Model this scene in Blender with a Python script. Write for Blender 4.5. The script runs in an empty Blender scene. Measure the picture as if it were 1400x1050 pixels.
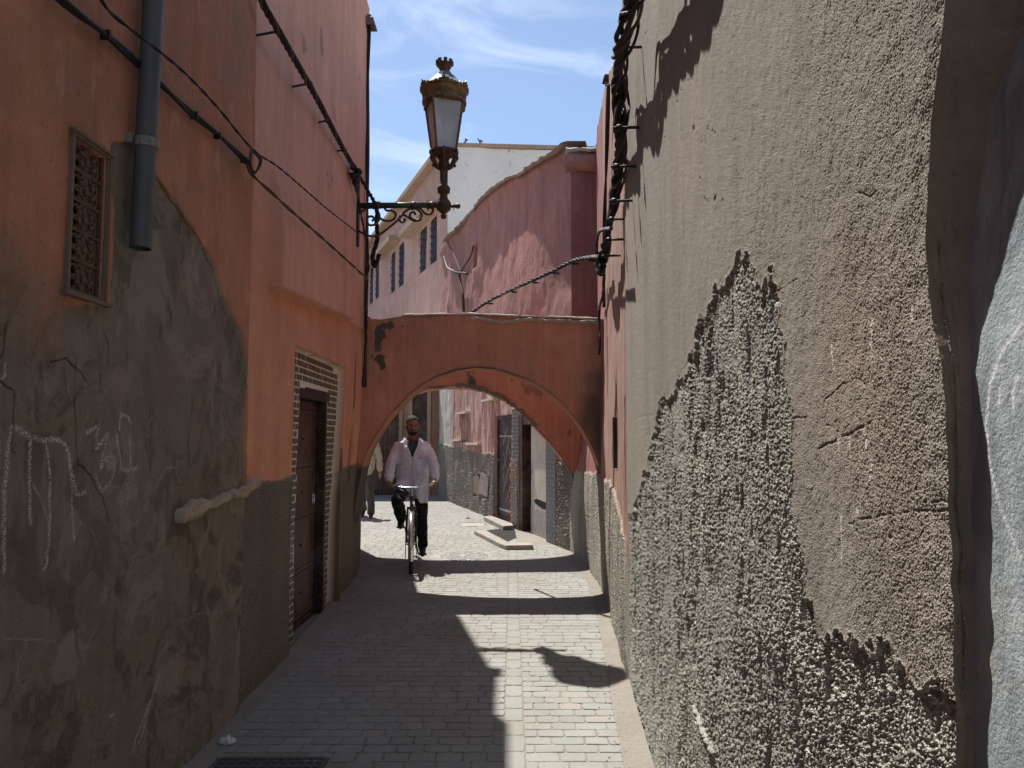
import bpy, bmesh, math, random
import numpy as np
from mathutils import Vector, Matrix
random.seed(7); rng = np.random.default_rng(7)
S = bpy.context.scene
COL = S.collection
PI = math.pi

# ------------------------------------------------------------------ camera
F, CAMZ = 1050.0, 1.55
PITCH = math.atan(75 / 1050)
cd = bpy.data.cameras.new('camera'); cam = bpy.data.objects.new('camera', cd); COL.objects.link(cam)
cd.sensor_width = 36; cd.lens = 36 * F / 1400; cd.clip_start = 0.05; cd.clip_end = 500
cam.location = (0, 0, CAMZ); cam.rotation_euler = (PI / 2 + PITCH, 0, 0)
S.camera = cam

# ------------------------------------------------------------------ sky and sun
SUNV = Vector((-0.236, 0.485, 1.0)).normalized()
ELEV = math.asin(SUNV.z); AZ = math.atan2(SUNV.x, SUNV.y)
W = bpy.data.worlds.new('World'); S.world = W; W.use_nodes = True
wn = W.node_tree; wn.nodes.clear()
wo = wn.nodes.new('ShaderNodeOutputWorld'); bg = wn.nodes.new('ShaderNodeBackground')
sky = wn.nodes.new('ShaderNodeTexSky'); sky.sky_type = 'NISHITA'; sky.sun_disc = False
sky.sun_elevation = ELEV; sky.sun_rotation = AZ; sky.air_density = 1.0; sky.dust_density = 0.5; sky.ozone_density = 1.6
tc = wn.nodes.new('ShaderNodeTexCoord'); mp = wn.nodes.new('ShaderNodeMapping')
mp.inputs['Scale'].default_value = (2.0, 1.0, 6.5); mp.inputs['Rotation'].default_value = (0.1, 0.35, 0.0)
no = wn.nodes.new('ShaderNodeTexNoise'); no.inputs['Scale'].default_value = 2.1; no.inputs['Detail'].default_value = 9
no.inputs['Roughness'].default_value = 0.58; no.inputs['Distortion'].default_value = 0.8
mr = wn.nodes.new('ShaderNodeMapRange'); mr.inputs['From Min'].default_value = 0.5; mr.inputs['From Max'].default_value = 0.8
mr.inputs['To Max'].default_value = 0.36
mx = wn.nodes.new('ShaderNodeMix'); mx.data_type = 'RGBA'; mx.inputs[7].default_value = (9.5, 9.9, 10.4, 1)
wn.links.new(tc.outputs['Generated'], mp.inputs['Vector']); wn.links.new(mp.outputs[0], no.inputs['Vector'])
wn.links.new(no.outputs['Fac'], mr.inputs['Value']); wn.links.new(mr.outputs[0], mx.inputs[0])
wn.links.new(sky.outputs[0], mx.inputs[6]); wn.links.new(mx.outputs[2], bg.inputs['Color'])
bg.inputs['Strength'].default_value = 0.096
wn.links.new(bg.outputs[0], wo.inputs['Surface'])
sd = bpy.data.lights.new('sun', 'SUN'); sun = bpy.data.objects.new('sun', sd); COL.objects.link(sun)
sd.energy = 5.0; sd.angle = math.radians(0.53); sd.color = (1.0, 0.955, 0.89)
sun.rotation_euler = (-SUNV).to_track_quat('-Z', 'Y').to_euler(); sun.location = (-3, 6, 12)
S.view_settings.view_transform = 'Standard'; S.view_settings.look = 'None'
S.view_settings.exposure = 0.74; S.view_settings.gamma = 1; S.view_settings.use_curve_mapping = False

# ------------------------------------------------------------------ surveying helpers (photo point -> place on a real surface)
cP, sP = math.cos(PITCH), math.sin(PITCH)
def ray(u, v):
    x = (u - 700) / F; y = (525 - v) / F
    return x, cP - y * sP, y * cP + sP
def gz(u, v, z=0.0):
    x, d, h = ray(u, v); t = (z - CAMZ) / h; return x * t, d * t
def gy(u, v, Y):
    x, d, h = ray(u, v); t = Y / d; return x * t, CAMZ + h * t
def wl(u, v, a, b):                      # vertical wall X = a + b*Y -> (Y, z)
    x, d, h = ray(u, v); t = a / (x - b * d); return d * t, CAMZ + h * t

# ------------------------------------------------------------------ numpy noise
def _h(ix, iy, s):
    n = (ix.astype(np.int64) * 374761393 + iy.astype(np.int64) * 668265263 + s * 1442695041) & 0x7fffffff
    n = ((n ^ (n >> 13)) * 1274126177) & 0x7fffffff
    n = ((n ^ (n >> 16)) * 1103515245) & 0x7fffffff
    return ((n >> 8) & 0xffff) / 65535.0
def vn(x, y, s=0):
    x0 = np.floor(x); y0 = np.floor(y); fx = x - x0; fy = y - y0
    fx = fx * fx * (3 - 2 * fx); fy = fy * fy * (3 - 2 * fy)
    a = _h(x0, y0, s); b = _h(x0 + 1, y0, s); c = _h(x0, y0 + 1, s); d = _h(x0 + 1, y0 + 1, s)
    return (a + (b - a) * fx) * (1 - fy) + (c + (d - c) * fx) * fy - 0.5
def fb(x, y, s=0, o=4, g=0.5):
    r = 0; a = 1
    for k in range(o):
        r = r + a * vn(x * 2 ** k + 17 * k, y * 2 ** k + 5 * k, s + k); a *= g
    return r
def worley(x, y, s=0):
    x0 = np.floor(x); y0 = np.floor(y); best = np.full(x.shape, 9.0)
    for i in (-1, 0, 1):
        for j in (-1, 0, 1):
            cx = x0 + i; cy = y0 + j
            px = cx + _h(cx, cy, s); py = cy + _h(cx, cy, s + 31)
            best = np.minimum(best, (px - x) ** 2 + (py - y) ** 2)
    return np.sqrt(best)
def sst(x, a, b):
    t = np.clip((x - a) / (b - a), 0, 1); return t * t * (3 - 2 * t)
def inpoly(x, y, P):
    r = np.zeros(x.shape, bool); n = len(P)
    for i in range(n):
        x1, y1 = P[i]; x2, y2 = P[(i + 1) % n]
        c = (y1 > y) != (y2 > y)
        xi = (x2 - x1) * (y - y1) / ((y2 - y1) if abs(y2 - y1) > 1e-12 else 1e-12) + x1
        r ^= c & (x < xi)
    return r
def blur(a, n=1):
    for _ in range(n):
        p = np.pad(a, 1, mode='edge')
        a = (p[:-2, 1:-1] + p[2:, 1:-1] + p[1:-1, :-2] + p[1:-1, 2:] + 2 * a) / 6
    return a
def seg_dist(x, y, P, kx=1.0, ky=1.0):
    best = np.full(x.shape, 9.0)
    for (x1, y1), (x2, y2) in zip(P[:-1], P[1:]):
        dx = (x2 - x1) * kx; dy = (y2 - y1) * ky; L = dx * dx + dy * dy + 1e-12
        t = np.clip(((x - x1) * kx * dx + (y - y1) * ky * dy) / L, 0, 1)
        best = np.minimum(best, ((x - x1) * kx - t * dx) ** 2 + ((y - y1) * ky - t * dy) ** 2)
    return np.sqrt(best)

# ------------------------------------------------------------------ object helpers
def thing(name, label, cat, loc=(0, 0, 0), group=None):
    o = bpy.data.objects.new(name, None); COL.objects.link(o); o.location = loc
    o.empty_display_size = 0.1
    o['label'] = label; o['category'] = cat
    group = group or GR.get(cat)
    if group: o['group'] = group
    return o
def link(name, me, mat=None, parent=None, local=False, smooth=False):
    o = bpy.data.objects.new(name, me); COL.objects.link(o)
    if mat and not me.materials: me.materials.append(mat)
    if parent:
        o.parent = parent
        if not local and parent.type == 'EMPTY': o.matrix_parent_inverse = Matrix.Translation(-parent.location)
    if smooth: me.polygons.foreach_set('use_smooth', [True] * len(me.polygons))
    return o
def struct(name, me, mat): o = link(name, me, mat); o['kind'] = 'structure'; return o
GR = {'arch': 'arches spanning the lane', 'floodlight': 'floodlights on the house corners', 'cables': 'cable runs fixed to the house walls', 'kerb': 'kerbs at the street doors', 'litter': 'scraps of litter on the paving', 'drain cover': 'covers set in the paving', 'house': 'houses along the lane', 'wall': 'walls at the right of the lane', 'person': 'people in the lane'}
def tag(o, label, cat, group=None):
    group = group or GR.get(cat)
    o['label'] = label; o['category'] = cat
    if group: o['group'] = group
    return o

class MB:
    def __init__(s): s.v = []; s.f = []
    def add(s, vs, fs):
        n = len(s.v); s.v += [tuple(v) for v in vs]; s.f += [tuple(i + n for i in f) for f in fs]; return s
    def box(s, a, b, M=None):
        vs = [Vector((x, y, z)) for x in (a[0], b[0]) for y in (a[1], b[1]) for z in (a[2], b[2])]
        if M: vs = [M @ v for v in vs]
        return s.add(vs, [(0, 1, 3, 2), (4, 6, 7, 5), (0, 4, 5, 1), (2, 3, 7, 6), (0, 2, 6, 4), (1, 5, 7, 3)])
    def prism(s, poly, z0, z1):
        n = len(poly); vs = [(x, y, z0) for x, y in poly] + [(x, y, z1) for x, y in poly]
        return s.add(vs, [tuple(range(n))[::-1], tuple(range(n, 2 * n))] + [(i, (i + 1) % n, n + (i + 1) % n, n + i) for i in range(n)])
    def tube(s, P, r, seg=8, cap=True):
        P = [Vector(p) for p in P]; R = r if isinstance(r, (list, tuple)) else [r] * len(P)
        rings = []; up = None
        for i, p in enumerate(P):
            t = (P[min(i + 1, len(P) - 1)] - P[max(i - 1, 0)]).normalized()
            if up is None:
                up = t.orthogonal().normalized()
            up = (up - t * up.dot(t))
            up = up.normalized() if up.length > 1e-6 else t.orthogonal().normalized()
            w = t.cross(up)
            rings.append([p + (up * math.cos(a) + w * math.sin(a)) * R[i] for a in (2 * PI * k / seg for k in range(seg))])
        vs = [v for q in rings for v in q]; fs = []
        for i in range(len(P) - 1):
            for k in range(seg):
                fs.append((i * seg + k, i * seg + (k + 1) % seg, (i + 1) * seg + (k + 1) % seg, (i + 1) * seg + k))
        if cap: fs += [tuple(range(seg))[::-1], tuple((len(P) - 1) * seg + k for k in range(seg))]
        return s.add(vs, fs)
    def lathe(s, prof, c, seg=16, a0=0.0):
        vs = []; fs = []
        for r, z in prof:
            vs += [(c[0] + r * math.cos(a0 + 2 * PI * k / seg), c[1] + r * math.sin(a0 + 2 * PI * k / seg), c[2] + z) for k in range(seg)]
        for i in range(len(prof) - 1):
            for k in range(seg):
                fs.append((i * seg + k, i * seg + (k + 1) % seg, (i + 1) * seg + (k + 1) % seg, (i + 1) * seg + k))
        fs += [tuple(range(seg))[::-1], tuple((len(prof) - 1) * seg + k for k in range(seg))]
        return s.add(vs, fs)
    def ell(s, c, r, M=None, su=14, sv=10):
        vs = []; fs = []
        for i in range(sv + 1):
            th = PI * i / sv
            for k in range(su):
                ph = 2 * PI * k / su
                v = Vector((r[0] * math.sin(th) * math.cos(ph), r[1] * math.sin(th) * math.sin(ph), r[2] * math.cos(th)))
                if M: v = M @ v
                vs.append(v + Vector(c))
        for i in range(sv):
            for k in range(su):
                fs.append((i * su + k, (i + 1) * su + k, (i + 1) * su + (k + 1) % su, i * su + (k + 1) % su))
        return s.add(vs, fs)
    def caps(s, P, R, seg=12):
        s.tube(P, R, seg)
        for p, r in zip(P, R): s.ell(p, (r, r, r), su=12, sv=8)
        return s
    def mesh(s, name):
        me = bpy.data.meshes.new(name); me.from_pydata(s.v, [], s.f); me.update(); return me
    def build(s, name, mat, parent=None, smooth=False): return link(name, s.mesh(name), mat, parent, smooth=smooth)

def grid_mesh(name, X, Y, Z, attrs=None, smooth=True, flip=False):
    nr, nc = X.shape; co = np.stack([X, Y, Z], -1).reshape(-1, 3)
    idx = np.arange(nr * nc).reshape(nr, nc)
    q = np.stack([idx[:-1, :-1], idx[:-1, 1:], idx[1:, 1:], idx[1:, :-1]], -1).reshape(-1, 4)
    if flip: q = q[:, ::-1]
    me = bpy.data.meshes.new(name)
    me.vertices.add(len(co)); me.vertices.foreach_set('co', co.astype(np.float32).ravel())
    me.loops.add(q.size); me.loops.foreach_set('vertex_index', q.astype(np.int32).ravel())
    me.polygons.add(len(q)); me.polygons.foreach_set('loop_start', (np.arange(len(q)) * 4).astype(np.int32))
    me.update(calc_edges=True)
    if smooth: me.polygons.foreach_set('use_smooth', np.ones(len(q), bool))
    for k, a in (attrs or {}).items():
        at = me.attributes.new(k, 'FLOAT', 'POINT'); at.data.foreach_set('value', a.astype(np.float32).ravel())
    return me
def lerp_tab(x, tab):
    return np.interp(x, [t[0] for t in tab], [t[1] for t in tab])
def grid_wall(name, mat, parent, Ys, Zs, base, side, disp, attrs=None, ztop=None, zbot=0.0):
    """Wall running along Y. base(Y,z)->X, side=+1 faces +X / -1 faces -X; disp moves it outwards."""
    Y, T = np.meshgrid(Ys, Zs, indexing='ij')
    Z = T if ztop is None else zbot + T * (ztop(Y) - zbot)
    d = disp(Y, Z); X = base(Y, Z) + side * d
    A = attrs(Y, Z) if attrs else None
    me = grid_mesh(name, X, Y, Z, A, flip=(side < 0))
    return link(name, me, mat, parent)

# ------------------------------------------------------------------ materials
class NT:
    def __init__(s, name):
        s.m = bpy.data.materials.new(name); s.m.use_nodes = True; s.t = s.m.node_tree
        s.b = s.t.nodes['Principled BSDF']; s.tc = s.t.nodes.new('ShaderNodeTexCoord')
        s.b.inputs['Roughness'].default_value = 0.9
        s.b.inputs['Specular IOR Level'].default_value = 0.2
    def n(s, t): return s.t.nodes.new(t)
    def put(s, sock, v):
        if isinstance(v, bpy.types.NodeSocket): s.t.links.new(v, sock)
        else:
            if sock.type == 'RGBA' and not isinstance(v, (int, float)) and len(v) == 3: v = (*v, 1)
            sock.default_value = v
    def vec(s, sc=(1, 1, 1), rot=(0, 0, 0), loc=(0, 0, 0)):
        m = s.n('ShaderNodeMapping'); s.t.links.new(s.tc.outputs['Object'], m.inputs['Vector'])
        m.inputs['Scale'].default_value = sc; m.inputs['Rotation'].default_value = rot; m.inputs['Location'].default_value = loc
        return m.outputs[0]
    def noise(s, scale, detail=4, rough=0.55, sc=(1, 1, 1), loc=(0, 0, 0), dist=0):
        n = s.n('ShaderNodeTexNoise'); s.t.links.new(s.vec(sc, loc=loc), n.inputs['Vector'])
        n.inputs['Scale'].default_value = scale; n.inputs['Detail'].default_value = detail
        n.inputs['Roughness'].default_value = rough; n.inputs['Distortion'].default_value = dist
        return n.outputs['Fac']
    def vor(s, scale, feat='F1', sc=(1, 1, 1), out='Distance'):
        n = s.n('ShaderNodeTexVoronoi'); n.feature = feat; s.t.links.new(s.vec(sc), n.inputs['Vector'])
        n.inputs['Scale'].default_value = scale; return n.outputs[out]
    def rng(s, v, a, b, c=0.0, d=1.0):
        n = s.n('ShaderNodeMapRange'); s.put(n.inputs['Value'], v)
        n.inputs['From Min'].default_value = a; n.inputs['From Max'].default_value = b
        n.inputs['To Min'].default_value = c; n.inputs['To Max'].default_value = d; return n.outputs[0]
    def math(s, op, a, b=0.0):
        n = s.n('ShaderNodeMath'); n.operation = op; s.put(n.inputs[0], a); s.put(n.inputs[1], b); return n.outputs[0]
    def mix(s, f, a, b, bt='MIX'):
        n = s.n('ShaderNodeMix'); n.data_type = 'RGBA'; n.blend_type = bt
        s.put(n.inputs[0], f); s.put(n.inputs[6], a); s.put(n.inputs[7], b); return n.outputs[2]
    def attr(s, name):
        n = s.n('ShaderNodeAttribute'); n.attribute_name = name; return n.outputs['Fac']
    def objrand(s): return s.n('ShaderNodeObjectInfo').outputs['Random']
    def sep(s):
        n = s.n('ShaderNodeSeparateXYZ'); s.t.links.new(s.tc.outputs['Object'], n.inputs[0]); return n.outputs
    def color(s, c): s.put(s.b.inputs['Base Color'], c)
    def bump(s, h, dist=0.01, strength=1.0):
        n = s.n('ShaderNodeBump'); s.put(n.inputs['Height'], h); n.inputs['Distance'].default_value = dist
        n.inputs['Strength'].default_value = strength; s.t.links.new(n.outputs[0], s.b.inputs['Normal'])
    def set(s, **k):
        for a, v in k.items(): s.put(s.b.inputs[a.replace('_', ' ')], v)
        return s.m

def sc3(c, k): return tuple(min(1, x * k) for x in c)
def plaster_col(N, c, dark=0.72, light=1.22, streak=0.5, off=0, hue=None):
    """mottled limewash: large blotches, brush marks, vertical run-off streaks"""
    big = N.noise(0.9, 5, 0.6, loc=(off, off, 0), dist=0.6); mid = N.noise(6, 6, 0.65, loc=(off, 3, 0)); fine = N.noise(70, 3, 0.6)
    st = N.noise(3.2, 5, 0.6, sc=(1.6, 1.6, 0.16), loc=(off, 0, 0)); st2 = N.noise(16, 4, 0.6, sc=(1.6, 1.6, 0.07), loc=(off, 0, 0))
    col = N.mix(N.rng(big, 0.3, 0.7), sc3(c, dark), sc3(c, light))
    if hue: col = N.mix(N.rng(N.noise(1.7, 5, 0.62, loc=(off + 4, 1, 2), dist=1.0), 0.45, 0.68, 0, 0.8), col, hue)
    col = N.mix(N.rng(mid, 0.35, 0.72, 0, 0.55), col, sc3(c, dark * 0.85))
    col = N.mix(N.rng(st, 0.5, 0.74, 0, streak), col, sc3(c, 0.5))
    col = N.mix(N.rng(st2, 0.52, 0.75, 0, streak * 0.7), col, sc3(c, light * 1.15))
    col = N.mix(N.rng(fine, 0.35, 0.75, 0, 0.3), col, sc3(c, 0.6))
    return col
def plaster(name, c, bump=0.006, gs=120, streak=0.5, off=0, hue=None, dark=0.72, light=1.22):
    N = NT(name); N.color(plaster_col(N, c, dark, light, streak, off, hue))
    h = N.math('ADD', N.noise(gs, 4, 0.6), N.math('MULTIPLY', N.noise(14, 4, 0.6), 1.5))
    N.bump(h, bump, 0.9); return N.m
def simple(name, c, rough=0.6, metal=0.0, var=0.35, gs=30, bump=0.0, spec=0.3, c2=None):
    N = NT(name); f = N.rng(N.noise(gs, 5, 0.6), 0.3, 0.72)
    N.color(N.mix(f, sc3(c, 1 - var), c2 if c2 else sc3(c, 1 + var)))
    N.set(Metallic=metal); N.b.inputs['Specular IOR Level'].default_value = spec
    N.put(N.b.inputs['Roughness'], N.rng(N.noise(gs * 2.3, 4, 0.6), 0.3, 0.7, max(0, rough - 0.12), min(1, rough + 0.12)))
    if bump: N.bump(N.noise(gs * 3, 4, 0.6), bump, 0.8)
    return N.m

def dash_col(N, c, dark):
    """thrown pebble render: every grain its own tone"""
    v = N.vor(170, sc=(1, 1, 1), out='Color'); g = N.rng(v, 0.15, 0.9)
    a = N.mix(g, sc3(c, 0.6), sc3(c, 1.75))
    a = N.mix(N.rng(N.noise(2.2, 5, 0.6, sc=(1, 1, 0.5)), 0.35, 0.7), a, N.mix(0.6, a, dark))
    st = N.noise(6, 4, 0.6, sc=(1, 1, 0.08)); return N.mix(N.rng(st, 0.55, 0.75, 0, 0.35), a, sc3(dark, 0.8))

# right-hand rough wall: brown trowelled plaster, pebble dash where the top coat has gone
def m_right():
    N = NT('rough_plaster'); c = (0.335, 0.293, 0.245)
    a = plaster_col(N, c, 0.86, 1.14, 0.42, 2)
    a = N.mix(N.rng(N.noise(2.0, 5, 0.6, sc=(1, 1, 0.3)), 0.42, 0.62, 0, 0.75), a, (0.335, 0.31, 0.275))
    a = N.mix(N.rng(N.noise(1.1, 4, 0.6, loc=(7, 2, 0)), 0.5, 0.7, 0, 0.55), a, (0.39, 0.31, 0.245))
    p = dash_col(N, (0.385, 0.375, 0.325), (0.235, 0.24, 0.228))
    a = N.mix(N.attr('dash'), a, p)
    a = N.mix(N.attr('chip'), a, (0.78, 0.74, 0.68))
    a = N.mix(N.attr('pit'), a, (0.05, 0.04, 0.03))
    a = N.mix(N.attr('moss'), a, (0.10, 0.105, 0.10))
    N.color(a)
    N.bump(N.math('ADD', N.noise(480, 3, 0.6), N.math('MULTIPLY', N.vor(420), 0.8)), 0.0026, 1.0)
    return N.m
# left-hand wall
def m_left():
    N = NT('peeling_render'); red = plaster_col(N, (0.60, 0.262, 0.155), 0.74, 1.12, 0.45, 0, (0.44, 0.235, 0.155))
    g = plaster_col(N, (0.255, 0.215, 0.165), 0.72, 1.22, 0.35, 5, (0.225, 0.160, 0.118))
    g = N.mix(N.rng(N.noise(2.6, 6, 0.62, loc=(3, 0, 1), dist=1.2), 0.52, 0.58, 0, 0.85), g, (0.128, 0.104, 0.078))
    g = N.mix(N.rng(N.noise(1.9, 6, 0.6, loc=(9, 0, 4), dist=1.4), 0.55, 0.60, 0, 0.75), g, (0.30, 0.245, 0.20))
    g = N.mix(N.rng(N.noise(1.3, 5, 0.6, loc=(1, 8, 4)), 0.5, 0.7, 0, 0.5), g, (0.25, 0.22, 0.20))
    g = N.mix(N.rng(N.noise(8, 6, 0.7, sc=(1, 1, 0.35), loc=(4, 4, 4), dist=0.6), 0.58, 0.66, 0, 0.55), g, (0.30, 0.265, 0.235)); g = N.mix(N.rng(N.noise(11, 6, 0.7, sc=(1, 1, 0.3), loc=(8, 1, 4), dist=0.6), 0.58, 0.64, 0, 0.6), g, (0.10, 0.082, 0.062))
    red = N.mix(N.rng(N.noise(2.4, 6, 0.65, loc=(2, 5, 4), dist=0.8), 0.52, 0.64, 0, 0.6), red, (0.30, 0.195, 0.14)); red = N.mix(N.rng(N.noise(7, 6, 0.7, sc=(1, 1, 0.4), loc=(2, 5, 9)), 0.58, 0.66, 0, 0.5), red, (0.66, 0.36, 0.25))
    a = N.mix(N.attr('grey'), red, g)
    a = N.mix(N.attr('patch'), a, (0.32, 0.245, 0.185))
    sp = N.rng(N.noise(170, 3, 0.7), 0.47, 0.60); ch = N.math('MULTIPLY', N.attr('chalk'), sp)
    a = N.mix(ch, a, (0.70, 0.67, 0.66))
    a = N.mix(N.attr('crack'), a, (0.03, 0.025, 0.02))
    N.color(a)
    pk = N.noise(55, 3, 0.5); N.color(N.mix(N.rng(pk, 0.71, 0.76, 0, .7), a, (0.05, 0.04, 0.03)))
    N.bump(N.math('ADD', N.math('SUBTRACT', N.noise(170, 4, 0.6), N.rng(pk, 0.70, 0.76)), N.math('MULTIPLY', N.noise(18, 5, 0.65), 2.6)), 0.006, 1.0)
    return N.m
def m_mid():
    N = NT('orange_limewash'); red = plaster_col(N, (0.74, 0.345, 0.215), 0.8, 1.1, 0.4, 3, (0.70, 0.38, 0.27))
    pink = plaster_col(N, (0.76, 0.40, 0.295), 0.86, 1.08, 0.45, 8, (0.72, 0.38, 0.26))
    a = N.mix(N.attr('upper'), red, pink)
    d = dash_col(N, (0.22, 0.185, 0.14), (0.15, 0.13, 0.10))
    a = N.mix(N.attr('dado'), a, d)
    a = N.mix(N.attr('grout'), a, (0.80, 0.71, 0.60))
    a = N.mix(N.attr('bare'), a, (0.13, 0.115, 0.09))
    N.color(a)
    h = N.math('ADD', N.noise(130, 4, 0.6), N.math('MULTIPLY', N.noise(12, 4, 0.6), 1.5))
    h = N.math('ADD', h, N.math('MULTIPLY', N.math('MULTIPLY', N.vor(120), N.attr('dado')), 3.0))
    N.bump(h, 0.005, 0.9); return N.m
def m_pinkright():
    N = NT('faded_pink_limewash'); a = plaster_col(N, (0.46, 0.27, 0.22), 0.8, 1.25, 0.7, 1, (0.42, 0.33, 0.28))
    s = N.noise(9, 5, 0.6, sc=(1.6, 1.6, 0.05)); a = N.mix(N.rng(s, 0.5, 0.62, 0, 0.8), a, (0.46, 0.41, 0.34))
    s = N.noise(7, 5, 0.6, sc=(1.6, 1.6, 0.07), loc=(5, 5, 0)); a = N.mix(N.rng(s, 0.55, 0.66, 0, 0.75), a, (0.40, 0.16, 0.12))
    d = dash_col(N, (0.40, 0.37, 0.31), (0.2, 0.18, 0.15)); a = N.mix(N.attr('rose'), a, plaster_col(N, (0.36, 0.17, 0.155), 0.8, 1.2, 0.4, 4)); a = N.mix(N.attr('dado'), a, d)
    N.color(a); h = N.math('ADD', N.noise(110, 4, 0.6), N.math('MULTIPLY', N.math('MULTIPLY', N.vor(110), N.attr('dado')), 3.0))
    N.bump(h, 0.005, 0.9); return N.m
def m_redhouse():
    N = NT('dark_rose_limewash'); up = plaster_col(N, (0.39, 0.198, 0.172), 0.72, 1.2, 0.6, 6, (0.30, 0.15, 0.145))
    s = N.noise(5, 6, 0.65, sc=(1.6, 1.0, 0.16), loc=(2, 2, 0)); lo = N.mix(N.rng(s, 0.49, 0.56, 0, 0.85), plaster_col(N, (0.35, 0.175, 0.150), 0.75, 1.2, 0.6, 9), (0.50, 0.34, 0.30))
    a = N.mix(N.attr('low'), up, lo)
    d = dash_col(N, (0.34, 0.30, 0.25), (0.14, 0.12, 0.10)); a = N.mix(N.attr('dado'), a, d)
    w = N.mix(N.rng(N.noise(8, 5, 0.6, sc=(1, 1, 0.2)), 0.45, 0.6), (0.55, 0.53, 0.48), (0.38, 0.35, 0.31)); a = N.mix(N.attr('white'), a, w)
    a = N.mix(N.attr('band'), a, (0.50, 0.24, 0.19))
    N.color(a); h = N.math('ADD', N.noise(60, 5, 0.6), N.math('MULTIPLY', N.noise(9, 4, 0.6, sc=(1, 1, 0.4)), 2.0))
    h = N.math('ADD', h, N.math('MULTIPLY', N.math('MULTIPLY', N.vor(70), N.attr('dado')), 3.5))
    N.bump(h, 0.010, 1.0); return N.m
def m_arch():
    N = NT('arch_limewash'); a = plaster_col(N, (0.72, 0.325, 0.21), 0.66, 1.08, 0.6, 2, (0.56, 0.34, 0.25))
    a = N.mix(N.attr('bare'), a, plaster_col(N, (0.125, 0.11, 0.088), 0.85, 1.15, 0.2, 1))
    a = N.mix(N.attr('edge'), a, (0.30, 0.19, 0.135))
    N.color(a); N.bump(N.math('ADD', N.noise(90, 4, 0.6), N.math('MULTIPLY', N.noise(9, 4, 0.6), 1.6)), 0.006, 0.9); return N.m

M = {}
M['right'] = m_right(); M['left'] = m_left(); M['mid'] = m_mid(); M['pinkright'] = m_pinkright(); M['redhouse'] = m_redhouse(); M['arch'] = m_arch()
M['far_pink'] = plaster('dusty_pink_limewash', (0.50, 0.325, 0.285), 0.01, 40, 0.5, 4, (0.50, 0.33, 0.27))
M['cream'] = (lambda N: (N.color(N.mix(N.rng(N.noise(3.2, 6, 0.7), 0.60, 0.66), N.mix(N.rng(N.noise(0.5, 5, 0.6, sc=(1, 1, 0.4)), 0.35, 0.7), (0.74, 0.72, 0.67), (0.86, 0.84, 0.80)), (0.42, 0.39, 0.35))), N.bump(N.noise(6, 5, 0.7), 0.05, 1.0), N.m)[2])(NT('whitewash'))
def m_blue():
    N = NT('blue_grey_skim'); a = N.mix(N.rng(N.noise(9, 6, 0.62, sc=(1, 1, 0.45), dist=0.8), 0.32, 0.68), (0.19, 0.222, 0.245), (0.44, 0.49, 0.51))
    a = N.mix(N.rng(N.noise(26, 5, 0.6, sc=(1, 1, 0.12)), 0.56, 0.72, 0, 0.6), a, (0.16, 0.18, 0.21))
    a = N.mix(N.rng(N.noise(5, 4, 0.6, loc=(3, 3, 3)), 0.56, 0.7, 0, 0.6), a, (0.46, 0.42, 0.35))
    ch = N.math('MULTIPLY', N.attr('chalk'), N.rng(N.noise(700, 2, 0.6), 0.35, 0.5)); a = N.mix(ch, a, (0.7, 0.7, 0.7))
    N.color(a); N.bump(N.math('ADD', N.noise(220, 5, 0.65), N.math('MULTIPLY', N.noise(30, 4, 0.6), 2.0)), 0.0022, 0.9); return N.m
M['blue'] = m_blue()
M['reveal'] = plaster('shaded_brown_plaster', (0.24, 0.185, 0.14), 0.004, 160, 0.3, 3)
M['render_grey'] = plaster('bare_grey_render', (0.22, 0.19, 0.155), 0.005, 120, 0.4)
M['coping'] = plaster('mortar_coping', (0.60, 0.55, 0.47), 0.012, 60, 0.2)
M['roof'] = plaster('lime_roof_screed', (0.62, 0.55, 0.48), 0.012, 60, 0.1)
M['ochre'] = plaster('ochre_plaster', (0.40, 0.28, 0.19), 0.005, 60, 0.3)
M['pvc'] = simple('grey_pvc', (0.088, 0.090, 0.090), 0.5, 0, 0.12, 25, spec=0.4)
M['band'] = simple('galvanised_strap', (0.24, 0.23, 0.21), 0.6, 0.3, 0.3, 40)
M['cable'] = simple('black_cable', (0.020, 0.019, 0.019), 0.72, 0, 0.5, 90, 0.002)
M['cable_b'] = simple('dusty_brown_cable', (0.085, 0.058, 0.045), 0.75, 0, 0.5, 90, 0.002)
M['cable_g'] = simple('dusty_grey_cable', (0.10, 0.10, 0.097), 0.75, 0, 0.5, 90, 0.002)
M['iron'] = simple('black_iron', (0.028, 0.026, 0.025), 0.5, 0.3, 0.5, 50, 0.002)
M['rust'] = simple('rusty_iron', (0.085, 0.045, 0.028), 0.75, 0.2, 0.5, 60, 0.004)
M['greeniron'] = simple('dark_green_painted_iron', (0.025, 0.045, 0.042), 0.38, 0.1, 0.5, 30, spec=0.5)
M['bronze'] = simple('brown_gilt_paint', (0.125, 0.072, 0.030), 0.45, 0.35, 0.5, 22, 0.003, spec=0.5, c2=(0.22, 0.135, 0.05))
M['bronze_d'] = simple('weathered_brown_paint', (0.085, 0.048, 0.028), 0.55, 0.2, 0.5, 22, 0.003)
M['white'] = simple('chipped_white_enamel', (0.72, 0.72, 0.70), 0.35, 0, 0.1, 8, spec=0.5)
def m_glass():
    N = NT('milky_lamp_glass'); N.color(N.mix(N.rng(N.noise(9, 5, 0.6, sc=(1, 1, 0.5)), 0.3, 0.7), (0.60, 0.57, 0.56), (0.78, 0.76, 0.76)))
    return N.set(Roughness=0.28, Transmission_Weight=0.55, IOR=1.3)
M['glass'] = m_glass()
M['darkglass'] = simple('dusty_window_glass', (0.03, 0.028, 0.03), 0.25, 0, 0.5, 8, spec=0.5)
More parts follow.
